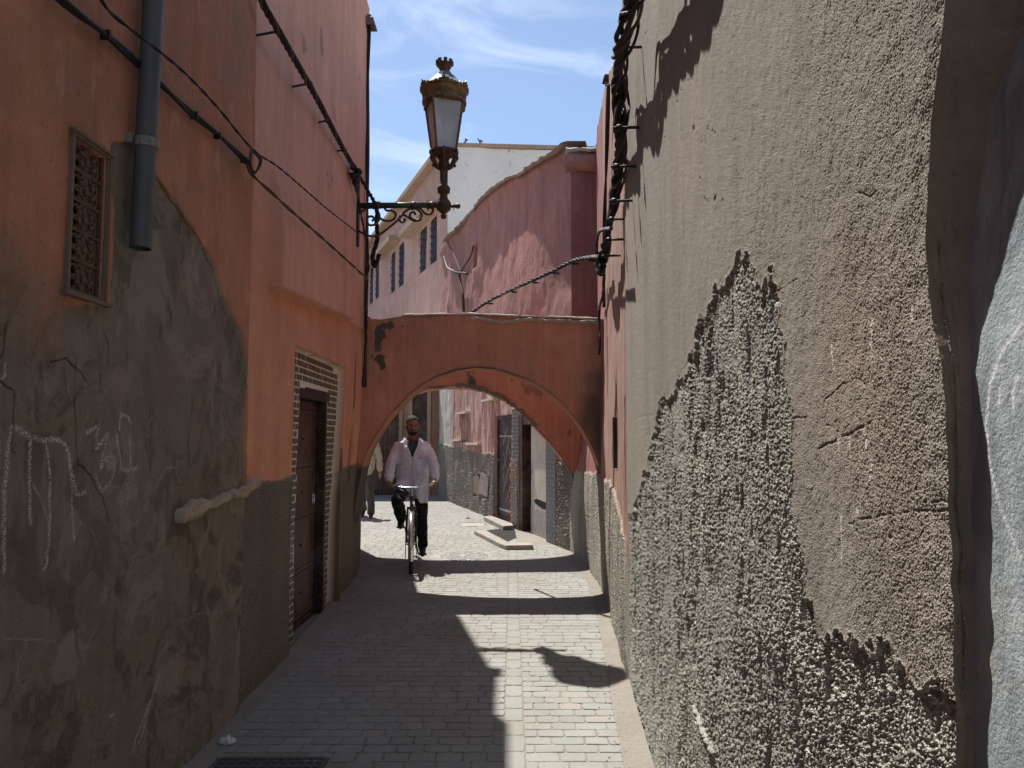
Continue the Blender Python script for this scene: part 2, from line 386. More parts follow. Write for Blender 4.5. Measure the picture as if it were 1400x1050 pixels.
def wood(name, c, rough=0.6):
    N = NT(name); f = N.noise(14, 6, 0.62, sc=(1.5, 1.5, 0.08)); col = N.mix(N.rng(f, 0.3, 0.7), sc3(c, 0.55), sc3(c, 1.35))
    col = N.mix(N.rng(N.noise(3, 5, 0.6), 0.5, 0.75, 0, 0.5), col, sc3((0.3, 0.26, 0.22), 0.7)); N.color(col)
    N.bump(f, 0.004, 0.8); N.b.inputs['Specular IOR Level'].default_value = 0.35; return N.set(Roughness=rough)
M['door'] = wood('dark_red_brown_wood', (0.090, 0.040, 0.032), 0.5)
M['doorframe'] = wood('dark_frame_wood', (0.042, 0.020, 0.017), 0.55)
M['greydoor'] = wood('grey_brown_metal_door', (0.045, 0.034, 0.033), 0.5)
M['beigedoor'] = simple('faded_beige_door_paint', (0.46, 0.42, 0.36), 0.6, 0, 0.14, 4)
def m_tile():
    N = NT('slate_green_glazed_tile'); r = N.objrand()
    c = N.mix(r, (0.135, 0.10, 0.075), (0.095, 0.098, 0.09)); c = N.mix(N.rng(N.noise(40, 4, 0.6), 0.4, 0.7, 0, 0.6), c, (0.14, 0.11, 0.085)); N.color(c)
    N.b.inputs['Specular IOR Level'].default_value = 0.4; return N.set(Roughness=0.4)
M['tile'] = m_tile()
M['bluetile'] = simple('grey_blue_glazed_tile', (0.10, 0.105, 0.112), 0.45, 0, 0.4, 12, spec=0.4)
M['wtile'] = simple('pale_square_tile', (0.30, 0.28, 0.25), 0.4, 0, 0.2, 12)
def m_paver():
    N = NT('worn_stone_paver'); r = N.objrand(); p = N.sep()
    g = N.n('ShaderNodeNewGeometry').outputs['Random Per Island']; q = N.math('FRACT', N.math('ADD', r, g))
    c = N.mix(q, (0.238, 0.240, 0.221), (0.272, 0.274, 0.255))
    c = N.mix(N.rng(q, 0.93, 0.95), c, (0.285, 0.27, 0.245))
    w = N.n('ShaderNodeNewGeometry').outputs['Position']; n1 = N.n('ShaderNodeTexNoise'); N.t.links.new(w, n1.inputs['Vector']); n1.inputs['Scale'].default_value = 3.0; n1.inputs['Detail'].default_value = 6
    n2 = N.n('ShaderNodeTexNoise'); N.t.links.new(w, n2.inputs['Vector']); n2.inputs['Scale'].default_value = 55; n2.inputs['Detail'].default_value = 4
    n3 = N.n('ShaderNodeTexNoise'); N.t.links.new(w, n3.inputs['Vector']); n3.inputs['Scale'].default_value = 1.1; n3.inputs['Detail'].default_value = 5
    c = N.mix(N.rng(n1.outputs['Fac'], 0.42, 0.7, 0, 0.55), c, (0.205, 0.20, 0.178))
    c = N.mix(N.rng(n3.outputs['Fac'], 0.48, 0.65, 0, 0.7), c, (0.228, 0.213, 0.185))
    c = N.mix(N.rng(n2.outputs['Fac'], 0.55, 0.68, 0, 0.5), c, (0.17, 0.16, 0.14))
    N.color(c); N.bump(N.math('ADD', n2.outputs['Fac'], N.math('MULTIPLY', n1.outputs['Fac'], 2.0)), 0.003, 0.8); return N.m
M['paver'] = m_paver()
def m_ground():
    N = NT('sandy_mortar'); c = N.mix(N.rng(N.noise(1.8, 6, 0.6), 0.3, 0.7), (0.205, 0.190, 0.162), (0.265, 0.245, 0.212))
    c = N.mix(N.rng(N.noise(60, 5, 0.65), 0.45, 0.7, 0, 0.6), c, (0.17, 0.145, 0.115))
    N.color(c); N.bump(N.math('ADD', N.noise(80, 4, 0.6), N.math('MULTIPLY', N.noise(7, 4, 0.6), 3.0)), 0.008, 0.9); return N.m
M['ground'] = m_ground()
M['kerbstone'] = plaster('concrete_kerb', (0.33, 0.305, 0.26), 0.006, 60, 0.2)
M['cover'] = simple('cast_cover', (0.29, 0.28, 0.26), 0.6, 0.1, 0.4, 60, 0.006)
M['dark_cover'] = simple('dark_iron_grate', (0.10, 0.095, 0.09), 0.7, 0.2, 0.4, 60, 0.006)
def cloth(name, c, fold=0.012):
    N = NT(name); f = N.noise(9, 4, 0.55, sc=(1, 1, 0.45), dist=1.4); N.color(N.mix(N.rng(f, 0.35, 0.7), sc3(c, 0.86), sc3(c, 1.12)))
    N.bump(N.math('ADD', N.math('MULTIPLY', f, 3.0), N.noise(32, 3, 0.5)), fold, 0.9); N.put(N.b.inputs['Sheen Weight'], 0.15); return N.m
M['coat'] = cloth('lilac_white_cotton', (0.72, 0.765, 0.93))
M['trousers'] = cloth('black_trouser_cloth', (0.013, 0.012, 0.013))
M['shirt'] = cloth('dark_green_cotton', (0.05, 0.075, 0.07))
M['olive'] = cloth('pale_olive_jacket_cloth', (0.36, 0.37, 0.30)); M['greentr'] = cloth('dark_grey_green_cloth', (0.055, 0.06, 0.055))
M['skin'] = simple('brown_skin', (0.27, 0.145, 0.095), 0.5, 0, 0.15, 20, spec=0.4)
M['hair'] = simple('short_dark_hair', (0.02, 0.017, 0.015), 0.8, 0, 0.6, 160, 0.004)
M['leather'] = simple('black_leather', (0.015, 0.013, 0.012), 0.45, 0, 0.4, 40, spec=0.4)
M['chrome'] = simple('dull_chrome', (0.6, 0.6, 0.58), 0.25, 0.9, 0.15, 30)
M['rubber'] = simple('black_rubber', (0.02, 0.02, 0.02), 0.8, 0, 0.3, 60)
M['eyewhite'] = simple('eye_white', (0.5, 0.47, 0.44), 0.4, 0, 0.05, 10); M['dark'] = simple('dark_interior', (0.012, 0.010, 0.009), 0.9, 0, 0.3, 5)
M['paper'] = simple('crumpled_paper', (0.62, 0.60, 0.58), 0.8, 0, 0.15, 30)
M['lampgrey'] = simple('weathered_lamp_housing', (0.16, 0.115, 0.095), 0.6, 0, 0.3, 30)

# ================================================================== GROUND
RW = [(-1, .355), (3.6, .654), (4.6, .712), (5.6, .79), (7.0, .885), (8.4, .945), (9.6, .895), (10.8, .83)]     # right wall foot: (Y, X)
LW = [(-1, -1.50), (3.7, -1.54), (4.4, -1.59), (5.5, -1.60), (7.5, -1.71), (8.75, -1.735), (10.0, -1.95), (11.0, -2.15)]
FA, FB = 3.90, -0.284                                                                       # red house facade X = FA + FB*Y
nx, ny = 40, 60
gx_ = np.concatenate([[-60, -20], np.linspace(-8, 8, 90), [20, 60]]); gy_ = np.concatenate([[-40, -8], np.linspace(1, 26, 160), [50, 200]])
GX, GY = np.meshgrid(gx_, gy_, indexing='ij')
GZ = -0.0046 + 0.0022 * fb(GX * 1.5, GY * 1.5, 3)
GZ = np.where((GY > 26) | (GY < 1), -0.02, GZ)
struct('ground', grid_mesh('ground', GX, GY, GZ), M['ground'])

holes = []            # (cx, cy, rx, ry)
holes.append((-0.63, 10.30, 0.36, 0.48)); holes.append((-1.16, 3.72, 0.30, 0.17)); holes.append((-0.72, 14.1, 0.26, 0.36))
def inhole(x, y): return any(((x - c[0]) / (c[2] + .03)) ** 2 + ((y - c[1]) / (c[3] + .03)) ** 2 < 1 for c in holes)
pav = bpy.data.objects.new('pavement', None); COL.objects.link(pav); pav['kind'] = 'structure'
def paver_mesh(w, d, k):
    """hand-cut block: rounded top with a chipped outline"""
    r = random.Random(k); n = 8; out = []
    for a, b in ((-1, -1), (0, -1), (1, -1), (1, 0), (1, 1), (0, 1), (-1, 1), (-1, 0)):
        c = 0.94 if a and b else 1.0
        out.append((a * w / 2 * c + r.uniform(-.0025, .0025), b * d / 2 * c + r.uniform(-.0025, .0025)))
    vs = [(x, y, -0.02) for x, y in out] + [(x, y, -0.0022) for x, y in out] + [(x * .955, y * .94, 0 + r.uniform(-.0008, .0008)) for x, y in out]
    fs = [(i, (i + 1) % n, n + (i + 1) % n, n + i) for i in range(n)] + [(n + i, n + (i + 1) % n, 2 * n + (i + 1) % n, 2 * n + i) for i in range(n)] + [tuple(range(2 * n, 3 * n))]
    return vs, fs
rects = []
y = 2.9; row = 0
SOLD = (-0.04, 0.065)      # lengthwise course
while y < 20.4:
    d = 0.103 + random.uniform(-.005, .005)
    ym = y + d / 2
    xr = float(lerp_tab(ym, RW)) - 0.125 if ym < 10.9 else FA + FB * ym - 0.05
    xl = (float(lerp_tab(ym, LW)) + 0.12) if ym < 10.6 else -5.0
    if ym > 11.4 and ym < 13.9: xr = min(xr, -0.02)
    if 10.4 < ym < 11.4: xr = min(xr, 0.70)
    for x0, x1 in ((xl, SOLD[0]), (SOLD[1], xr)):
        if x1 - x0 < 0.08: continue
        x = x0 + (0 if row % 2 else -0.07)
        while x < x1 - 0.03:
            w = random.choice((0.12, 0.13, 0.14, 0.15, 0.17)); a = max(x, x0); b = min(x + w, x1)
            if x1 - b < 0.05: b = x1
            if b - a > 0.045 and not inhole((a + b) / 2, ym): rects.append(((a + b) / 2, ym, b - a, d))
            x = b
    y += d; row += 1
y = 2.9
while y < 12:
    L = random.uniform(0.17, 0.23)
    for a, b in ((SOLD[0], SOLD[0] + .0),):
        pass
    rects.append(((SOLD[0] + SOLD[1]) / 2, y + L / 2, SOLD[1] - SOLD[0], L)); y += L
def shown(r): dd = r[1]; return r[2] * 768 / dd * (1 if abs(r[0]) < dd * .62 and gzv(r) else 0)
def gzv(r): return r[1] > 3.3
rects.sort(key=lambda r: -shown(r) if gzv(r) else 1)
vars_ = {}
G = 0.0024
far = MB(); nind = 0
for (cx, cy, w, d) in rects:
    kw = round(w, 2); kd = round(d, 2) if d < .14 else round(d, 2)
    yaw = random.uniform(-.012, .012); dz = random.uniform(-.0014, .0012)
    if nind < 300 and gzv((cx, cy, w, d)):
        key = (kw, kd, random.randrange(3))
        if key not in vars_:
            vs, fs = paver_mesh(kw - G * 2, kd - G * 2, hash(key) & 0xffff); vars_[key] = MB().add(vs, fs).mesh('paver'); vars_[key].materials.append(M['paver'])
        o = link('paver', vars_[key], None, pav, local=True); o.location = (cx, cy, dz); o.rotation_euler = (random.uniform(-.012, .012), random.uniform(-.009, .009), yaw); nind += 1
    else:
        vs, fs = paver_mesh(w - G * 2, d - G * 2, random.randrange(9999)); Mx = Matrix.Translation((cx, cy, dz)) @ Matrix.Rotation(yaw, 4, 'Z')
        far.add([Mx @ Vector(v) for v in vs], fs)
o = far.build('pavers', M['paver'], pav); o['kind'] = 'stuff'
# sandy mortar strips swept up against the wall feet
def strip(name, tab, inner, lab):
    Ys = np.linspace(2.6, 10.6, 260); T = np.linspace(0, 1, 9)
    Y, t = np.meshgrid(Ys, T, indexing='ij'); x0 = lerp_tab(Y, tab)
    jag = 0.018 * fb(Y * 5, Y * 0, 5)
    X = x0 - inner * .05 + t * (inner + inner * .05 + jag * np.sign(inner))
    Z = 0.002 + 0.018 * (1 - t) ** 2 + 0.004 * fb(X * 12, Y * 12, 2) * (1 - t) - 0.012 * (t > .99)
    o = link(name, grid_mesh(name, X, Y, Z, flip=(inner < 0)), M['ground'], pav); return o
gr_ = MB(); rr_ = random.Random(12)
for k in range(900):
    yy_ = 3.2 + 8 * rr_.random() ** 1.4; sd_ = rr_.random()
    if sd_ < .42: xx_ = float(lerp_tab(yy_, RW)) - abs(rr_.gauss(.02, .09)) - .02
    elif sd_ < .84: xx_ = float(lerp_tab(yy_, LW)) + abs(rr_.gauss(.02, .10)) + .02
    else: xx_ = rr_.uniform(-1.4, .6)
    q_ = rr_.uniform(.0018, .0055) * (2 if rr_.random() < .04 else 1)
    gr_.ell((xx_, yy_, .003), (q_ * rr_.uniform(.7, 1.6), q_ * rr_.uniform(.7, 1.4), q_ * .6), su=5, sv=3)
gr_.build('grit', M['kerbstone'], pav)['kind'] = 'stuff'
strip('mortar_strip', RW, -0.135, ''); strip('mortar_strip', LW, 0.13, '')

# round cobbled cover, square cover, iron grate
def cover_round():
    t = thing('manhole_cover', 'round pebble-filled access cover set in the sunlit paving beyond the second shadow', 'manhole cover', (-0.63, 10.30, 0))
    b = MB().lathe([(0.345, -0.015), (0.345, 0.001), (0.33, 0.003), (0.33, 0.0)], (0, 0, 0), 40)
    b.v = [(x, yy * 1.3, z) for x, yy, z in b.v]; b.v = [(x - .63, yy + 10.3, z) for x, yy, z in b.v]
    b.build('rim', M['cover'], t)
    MB().add([(-.63 + .46 * math.cos(a), 10.3 + .62 * math.sin(a), -.0012) for a in np.linspace(0, 2 * PI, 33)[:-1]], [tuple(range(32))]).build('mortar_bed', M['kerbstone'], t)
    s = MB(); r = random.Random(4)
    for k in range(420):
        a = r.uniform(0, 2 * PI); q = math.sqrt(r.random()) * .315; s_ = r.uniform(.008, .016)
        s.ell((-.63 + q * math.cos(a), 10.3 + 1.3 * q * math.sin(a), 0.0), (s_, s_ * 1.2, .008), su=6, sv=3)
    o = s.build('pebbles', M['cover'], t); o['kind'] = 'stuff'
cover_round()
def cover_sq(cx, cy, w, d, label, mat, bars):
    t = thing('drain_cover', label, 'drain cover', (cx, cy, 0))
    b = MB()
    for a in (-1, 1):
        b.box((cx + a * w / 2 - .012, cy - d / 2, -.02), (cx + a * w / 2 + .012, cy + d / 2, .004))
        b.box((cx - w / 2 + .0125, cy + a * d / 2 - .012, -.02), (cx + w / 2 - .0125, cy + a * d / 2 + .012, .0035))
    b.build('frame', mat, t); p = MB().box((cx - w / 2 + .014, cy - d / 2 + .013, -.02), (cx + w / 2 - .014, cy + d / 2 - .013, -.003))
    p.build('plate', mat, t)
    if bars:
        q = MB(); n = 12; m = 5
        for i in range(n):
            for j in range(m):
                x = cx - w / 2 + .03 + (w - .06) * i / (n - 1); y_ = cy - d / 2 + .035 + (d - .07) * j / (m - 1)
                q.box((x - .012, y_ - .018, -.004), (x + .012, y_ + .018, .002))
        q.build('studs', mat, t)
cover_sq(-1.16, 3.72, .52, .27, 'dark studded iron drain cover in the shaded paving at the lower left', M['dark_cover'], True)
cover_sq(-0.72, 14.1, .40, .55, 'pale square drain cover in the sunlit paving before the metal door', M['cover'], False)

# ================================================================== RIGHT ROUGH WALL (near)
RA, RB = 0.42, 0.065
far_e = 4.62
PD = [(1012, 345), (1000, 385), (975, 405), (958, 450), (945, 500), (925, 530), (900, 560), (893, 610), (880, 650), (868, 700), (846, 720), (830, 1100), (1345, 1100), (1322, 985),
      (1290, 935), (1265, 945), (1225, 910), (1205, 868), (1165, 884), (1120, 868), (1098, 820), (1090, 750), (1083, 690), (1075, 600), (1072, 500), (1064, 430), (1052, 365), (1042, 405), (1030, 395), (1022, 350)]
PDw = [wl(u, v, RA, RB) for u, v in PD]
edge_px = [(1322, -60), (1310, 0), (1292, 150), (1283, 250), (1284, 400), (1306, 500), (1311, 600), (1316, 700), (1322, 850), (1326, 1110)]
edge_w = [wl(u, v, RA, RB) for u, v in edge_px]           # (Y, z)
edge_tab = sorted([(z, yy) for yy, z in edge_w])
def big_wall():
    t = thing('rough_plaster_wall', 'tall rough brown plaster wall on the right with a pebble-dash patch', 'wall', (0.6, 2.6, 0))
    ncol, nrow = 560, 900
    px = np.linspace(1345, 857, ncol)                         # uniform angular tessellation along the wall
    Yc = RA / ((px - 700) / F * 1.0 - RB)
    th = np.linspace(-0.50, 0.635, nrow)
    Yg = np.repeat(Yc[:, None], nrow, 1); Zg = CAMZ + Yg * th[None, :]
    Zg = np.maximum(Zg, -0.03 + 0 * Zg); Zg = np.where(Yg * th[0] + CAMZ > 0, Zg, Zg)
    # end edge wander
    ye = np.interp(Zg[:, :], [a for a, b in edge_tab], [b for a, b in edge_tab]) + 0.006 * fb(Zg * 30, Zg * 0, 8, 4)
    s = (Yg - Yc[0]) / (Yc[-1] - Yc[0]); Yg = ye + (Yc[-1] - ye) * s
    Zg = np.where(CAMZ + Yg * th[None, :] < -0.03, -0.03, CAMZ + Yg * th[None, :])
    Y, Z = Yg, Zg
    # pebble-dash mask: ragged, streaky edge
    zz = Z + (.02 + .03 * sst(Y, 1.0, 1.6)) * fb(Y * 30, Z * 4, 11, 3) + (0.022 * vn(Y * 90, Z * 2.5, 12)) * sst(Y, 1.1, 2.0) + 0.02 * fb(Y * 110, Z * 90, 17, 2) + 0.03 * fb(Y * 40, Z * 30, 16, 3); yy = Y * (1 + (.012 + .038 * sst(Y, 1.0, 1.6)) * fb(Z * 9, Y * 6, 13, 4) + (.010 + .020 * sst(Y, 1.0, 1.6)) * fb(Z * 45, Y * 40, 14, 3))
    mask = inpoly(yy, zz, PDw).astype(float)
    sprinkle = sst(fb(Y * 60, Z * 20, 15, 3), .30, .42) * sst(blur(mask, 14), .01, .3)
    mask = np.maximum(mask, sprinkle); mask = blur(mask, 2)
    near = sst(3.2 - Y, 0, 1.8)
    # top coat: fine grainy trowelled surface
    g1 = vn(Y * 620, Z * 480, 1) + .5; g2 = worley(Y * 300 + 9, Z * 300, 2)
    low_f = 0.005 * fb(Y * 1.6, Z * 1.1, 21, 3)
    top = low_f + 0.0016 * fb(Y * 16, Z * 7, 22, 3) + 0.0012 * fb(Y * 60, Z * 60, 23, 3)
    fade = 0.35 + 0.65 * near
    top += (0.0010 * (0.5 - g1) + 0.0010 * (0.5 - g2)) * fade * (.85 + .5 * sst(fb(Y * 5, Z * 3, 28, 3), -.4, .5)) * (1 + .2 * sst(Y, 1.25, .85))
    # vertical hand-dragged ridges at the far half
    top += 0.0022 * vn(Y * 14, Z * 1.1, 24) * (1 - 0.5 * near)
    ridge = sst(edge_dist(Y, ye), 0.16, 0.02) * 0.006 * (0.4 + fb(Z * 12, Y * 9, 25, 3))
    top += ridge
    # pebbles
    w1 = worley(Y * 150, Z * 165, 3); w2 = worley(Y * 270, Z * 300, 4); w3 = worley(Y * 84, Z * 72, 5)
    cl = fb(Y * 9, Z * 7, 31, 4)
    p = -0.005 + 0.009 * cl * 0.55 + 0.0055 * (0.55 - w1) + 0.003 * (0.5 - w2) + 0.006 * (0.45 - w3) * sst(cl, -.25, .35) - 0.008 * sst(fb(Y * 34, Z * 12, 33, 3), .2, .5)
    p = p * (.85 + .65 * sst(fb(Y * 3.2, Z * 1.3, 34, 4), -.25, .3)) - .002
    low = sst(1.25 - Z, 0, .5) * near
    p += low * (0.010 * (0.55 - w3) + 0.005)
    d = top * (1 - mask) + (p * (1.0) + low_f) * mask
    rim = np.clip(blur(mask, 5) * (1 - blur(mask, 5)) * 4, 0, 1)
    d += 0.004 * rim * (1 - mask)
    pit = sst(fb(Y * 30 + 3, Z * 30, 41, 2), .52, .60) * (1 - mask) * sst(vn(Y * 3, Z * 3, 42), .1, .3)
    # scratches and cracks seen in the top coat
    def pl(P): return [wl(u, v, RA, RB) for u, v in P]
    cr = np.zeros_like(Y)
    for P, wd in (([(1116, 615), (1150, 598), (1188, 578)], .0022), ([(1128, 545), (1150, 525), (1170, 518), (1182, 530)], .0014), ([(1130, 580), (1145, 590)], .0018), ([(1080, 572), (1108, 570)], .0016),
                  ([(868, 572), (882, 569), (894, 567)], .004), ([(1160, 715), (1200, 706), (1250, 700), (1300, 696)], .0016), ([(1170, 262), (1185, 268), (1196, 262)], .0016), ([(903, 405), (904, 440), (905, 462)], .004),
                  ([(1040, 415), (1066, 395), (1090, 380)], .0012), ([(1265, 688), (1290, 682), (1306, 690)], .0015), ([(935, 505), (950, 480), (975, 455)], .003), ([(1095, 270), (1099, 275)], .003), ([(1216, 735), (1219, 738)], .003)):
        q = pl(P); dd = seg_dist(Y + 0.004 * fb(Z * 40, Y * 40, 43, 2), Z + 0.004 * fb(Y * 40, Z * 40, 44, 2), q); cr = np.maximum(cr, 1 - sst(dd, wd * .4, wd * 1.3))
    cr *= sst(fb(Y * 60, Z * 60, 47, 2), -.35, .1); d -= 0.0014 * cr + 0.005 * pit
    # long straight wooden splinter / gouge low in the pebbles
    gg = seg_dist(Y, Z, pl([(948, 968), (962, 1000), (975, 1030)])); d += 0.012 * (1 - sst(gg, .004, .012))
    # white chips (lost skim)
    chip = np.zeros_like(Y)
    for P, wd in (([(1190, 440), (1188, 470), (1190, 495)], .0022), ([(1135, 470), (1138, 505)], .0020), ([(1245, 415), (1247, 436)], .0018), ([(1180, 590), (1183, 612)], .0022), ([(1192, 630), (1188, 655)], .0016),
                  ([(1145, 600), (1147, 618)], .0014), ([(1148, 705), (1150, 770)], .0014), ([(1165, 690), (1172, 700)], .0018), ([(1202, 485), (1204, 495)], .0018), ([(1160, 600), (1162, 625)], .0012)):
        chip = np.maximum(chip, 1 - sst(seg_dist(Y, Z, pl(P)), wd * .6, wd * 2.4))
    chip *= .35 + .65 * sst(fb(Y * 260, Z * 160, 45, 2), -.1, .1)
    moss = sst(fb(Y * 9, Z * 9, 46, 3) + .8 - 11 * np.hypot((Y - .845), (Z - 2.12) * .5), .2, .8)
    # cave-in at the near lower corner where the pebbles are blown
    X = RA + RB * Y - d
    # lean: wall foot flares slightly
    X += -0.0 * (Z < .4)
    me = grid_mesh('wall', X, Y, Z, {'dash': mask, 'chip': chip, 'pit': np.clip(pit * .8 + cr * .16, 0, 1), 'moss': moss}, flip=True)
    link('wall', me, M['right'], t)
    # end face returning to the blue-grey skim and the skim itself
    zs = np.linspace(-0.02, 2.75, 700); e = np.interp(zs, [a for a, b in edge_tab], [b for a, b in edge_tab]) + 0.006 * fb(zs * 30, zs * 0, 8, 4)
    bx_px = [(1440, -60), (1398, 0), (1362, 120), (1338, 300), (1331, 500), (1335, 700), (1338, 860), (1335, 1110)]
    xb = []
    tabz = []
    for u, v in bx_px:
        yy_, z_ = wl(u, v, RA + .02, RB); tabz.append((z_, (u - 700) / F))
    tabz.sort()
    rat = np.interp(zs, [a for a, b in tabz], [b for a, b in tabz])
    # vertical convergence: ratio applies at forward depth
    k = 40; X2 = np.zeros((len(zs), k)); Y2 = X2.copy(); Z2 = X2.copy()
    tt = np.linspace(0, 1, k)
    x0 = RA + RB * e - .010
    kk = .004 + .020 * sst(zs, 1.45, 1.8); es = np.interp(zs, [a for a, b in edge_tab], [b for a, b in edge_tab]); es = np.convolve(np.pad(es, 20, mode='edge'), np.ones(41) / 41, 'valid'); fwd = (es - kk) * cP + (zs - CAMZ) * sP
    x1 = rat * fwd
    for j, q in enumerate(tt):
        X2[:, j] = x0 + (x1 - x0) * q; Y2[:, j] = e + 0.006 - kk * q + 0.004 * fb(zs * 22 + q * 5, q * 9 + zs * 0, 7, 4) * math.sin(PI * min(1, q * 1.2)); Z2[:, j] = zs
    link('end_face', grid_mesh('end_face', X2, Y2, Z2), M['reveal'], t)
    # solid body behind, carrying the wall up beyond the frame
    body = MB(); body.prism([(RA + RB * far_e + .04, far_e), (RA + RB * .9 + .05, .9), (RA + RB * .9 + .5, .9), (RA + RB * far_e + .4, far_e)], 0, 4.5)
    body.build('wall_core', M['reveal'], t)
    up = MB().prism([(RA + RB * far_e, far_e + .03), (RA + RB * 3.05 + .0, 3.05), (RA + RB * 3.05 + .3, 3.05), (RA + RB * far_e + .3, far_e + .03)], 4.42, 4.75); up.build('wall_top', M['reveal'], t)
    # blue-grey skimmed wall nearer the camera
    tb = thing('blue_grey_wall', 'smooth blue-grey wall at the right edge with a chalk curve', 'wall', (0.5, 0.0, 0))
    k = 240; tt = np.linspace(0, 1, k) ** 1.0
    XB = np.zeros((len(zs), k)); YB = XB.copy(); ZB = XB.copy()
    for j, q in enumerate(tt):
        dy = 0.014 + q * 0.45
        YB[:, j] = e + .010 - kk - dy + .014; XB[:, j] = x1 - 0.065 * (dy - .014 + es - e) + 0.0004 * fb(zs * 5, q * 6 + zs * 0, 9, 3); ZB[:, j] = zs
    RBa = float(np.mean(x1 - RB * e))
    ch = np.zeros_like(XB)
    for P in ([(1402, 440), (1378, 480), (1365, 525), (1361, 580), (1367, 640), (1380, 690), (1396, 730), (1410, 760)], [(1379, 532), (1378, 552)], [(1402, 515), (1397, 535), (1399, 560)]):
        q = [wl(u, v, RBa, RB) for u, v in P]; ch = np.maximum(ch, 1 - sst(seg_dist(YB, ZB, q), .0010, .0034))
    link('skim', grid_mesh('skim', XB, YB, ZB, {'chalk': ch}, flip=False), M['blue'], tb)
    b = MB(); b.prism([(.50, .36), (.36, -2.5), (1.0, -2.5), (1.0, .36)], 0, 4.5); b.build('wall_body', M['blue'], tb)
    b = MB(); b.prism([(.56, .86), (.545, .37), (1.0, .37), (1.0, .86)], 0, 4.5); b.build('wall_core', M['blue'], tb)
def edge_dist(Y, ye): return Y - ye
big_wall()

# ================================================================== RIGHT PINK HOUSE (middle), Y 4.6 - 10.8
ztR = [(4.5, 4.25), (5.5, 4.35), (6.9, 4.95), (8.6, 5.35), (10.8, 5.72)]
def pink_right():
    t = thing('pink_house', 'faded pink house wall on the right between the rough wall and the arches', 'house', (1.0, 7.5, 0))
    Ys = np.concatenate([np.linspace(4.80, 6.5, 200), np.linspace(6.52, 10.82, 260)]); Zs = np.linspace(0, 1, 520)
    def base(Y, Z):
        foot = lerp_tab(Y, RW); up = lerp_tab(Y, [(4.5, .735), (5.6, .80), (7, .90), (8.4, 1.0), (9.6, 1.10), (10.8, 1.22)])
        return foot + (up - foot) * sst(Z, .5, 3.2)
    dd = lambda Y: lerp_tab(Y, [(4.5, .62), (5.0, .78), (5.6, 1.0), (6.4, 1.12), (7, 1.16), (8.4, 1.16), (9.6, 1.12), (10.8, 1.12)])
    def mk(Y, Z): return blur((Z < dd(Y) + .05 * fb(Y * 4, Z * 3, 3, 4)).astype(float), 1)
    def disp(Y, Z):
        d = 0.03 * fb(Y * 1.3, Z * 1.0, 51, 3) + .012 * vn(Y * 9, Z * .8, 52)
        m = mk(Y, Z); w = worley(Y * 60, Z * 60, 7)
        d = d * sst(Y, 4.8, 5.3) - .02 * (1 - sst(Y, 4.8, 5.1)); d += m * (.02 + .012 * (.5 - w)) * sst(Y, 4.95, 5.5)
        # old grooves and lost plaster strips near the junction
        for yc, w_, z0, z1, dp in ((5.15, .035, .95, 1.75, .04), (6.2, .06, 1.25, 1.85, .05), (4.85, .02, 1.0, 2.9, .02), (7.3, .05, 1.9, 2.9, .03)):
            d -= dp * (1 - sst(np.abs(Y - yc + .03 * fb(Z * 5, Z * 0, 5)), w_ * .6, w_)) * sst(Z, z0, z0 + .1) * (1 - sst(Z, z1, z1 + .1))
        return d
    at = lambda Y, Z: {'dado': mk(Y, Z), 'rose': sst(Y + .15 * fb(Z * 2, Y * 2, 5), 7.9, 8.4) * (1 - 0)}
    grid_wall('wall', M['pinkright'], t, Ys, Zs, base, -1, disp, at, ztop=lambda Y: lerp_tab(Y, ztR), zbot=-.02)
    Yp = [4.62, 5.5, 6.9, 8.6, 10.75]
    b = MB()
    for a, c in zip(Yp[:-1], Yp[1:]):
        za, zc = float(lerp_tab(a, ztR)), float(lerp_tab(c, ztR))
        b.add([(.86 + .03 * a, a, za - .01), (3.2, a, za - .01), (3.2, c, zc - .01), (.86 + .03 * c, c, zc - .01)], [(0, 1, 2, 3)])
    b.build('roof', M['roof'], t)
    MB().box((1.3, 4.9, 0), (3.2, 10.7, 4.2)).build('house_core', M['pinkright'], t)
    # splinters of old timber / dark recess bits
    q = MB(); q.box((.80, 6.08, 1.32), (.83, 6.13, 1.72)); q.build('timber_stub', M['doorframe'], t)
pink_right()

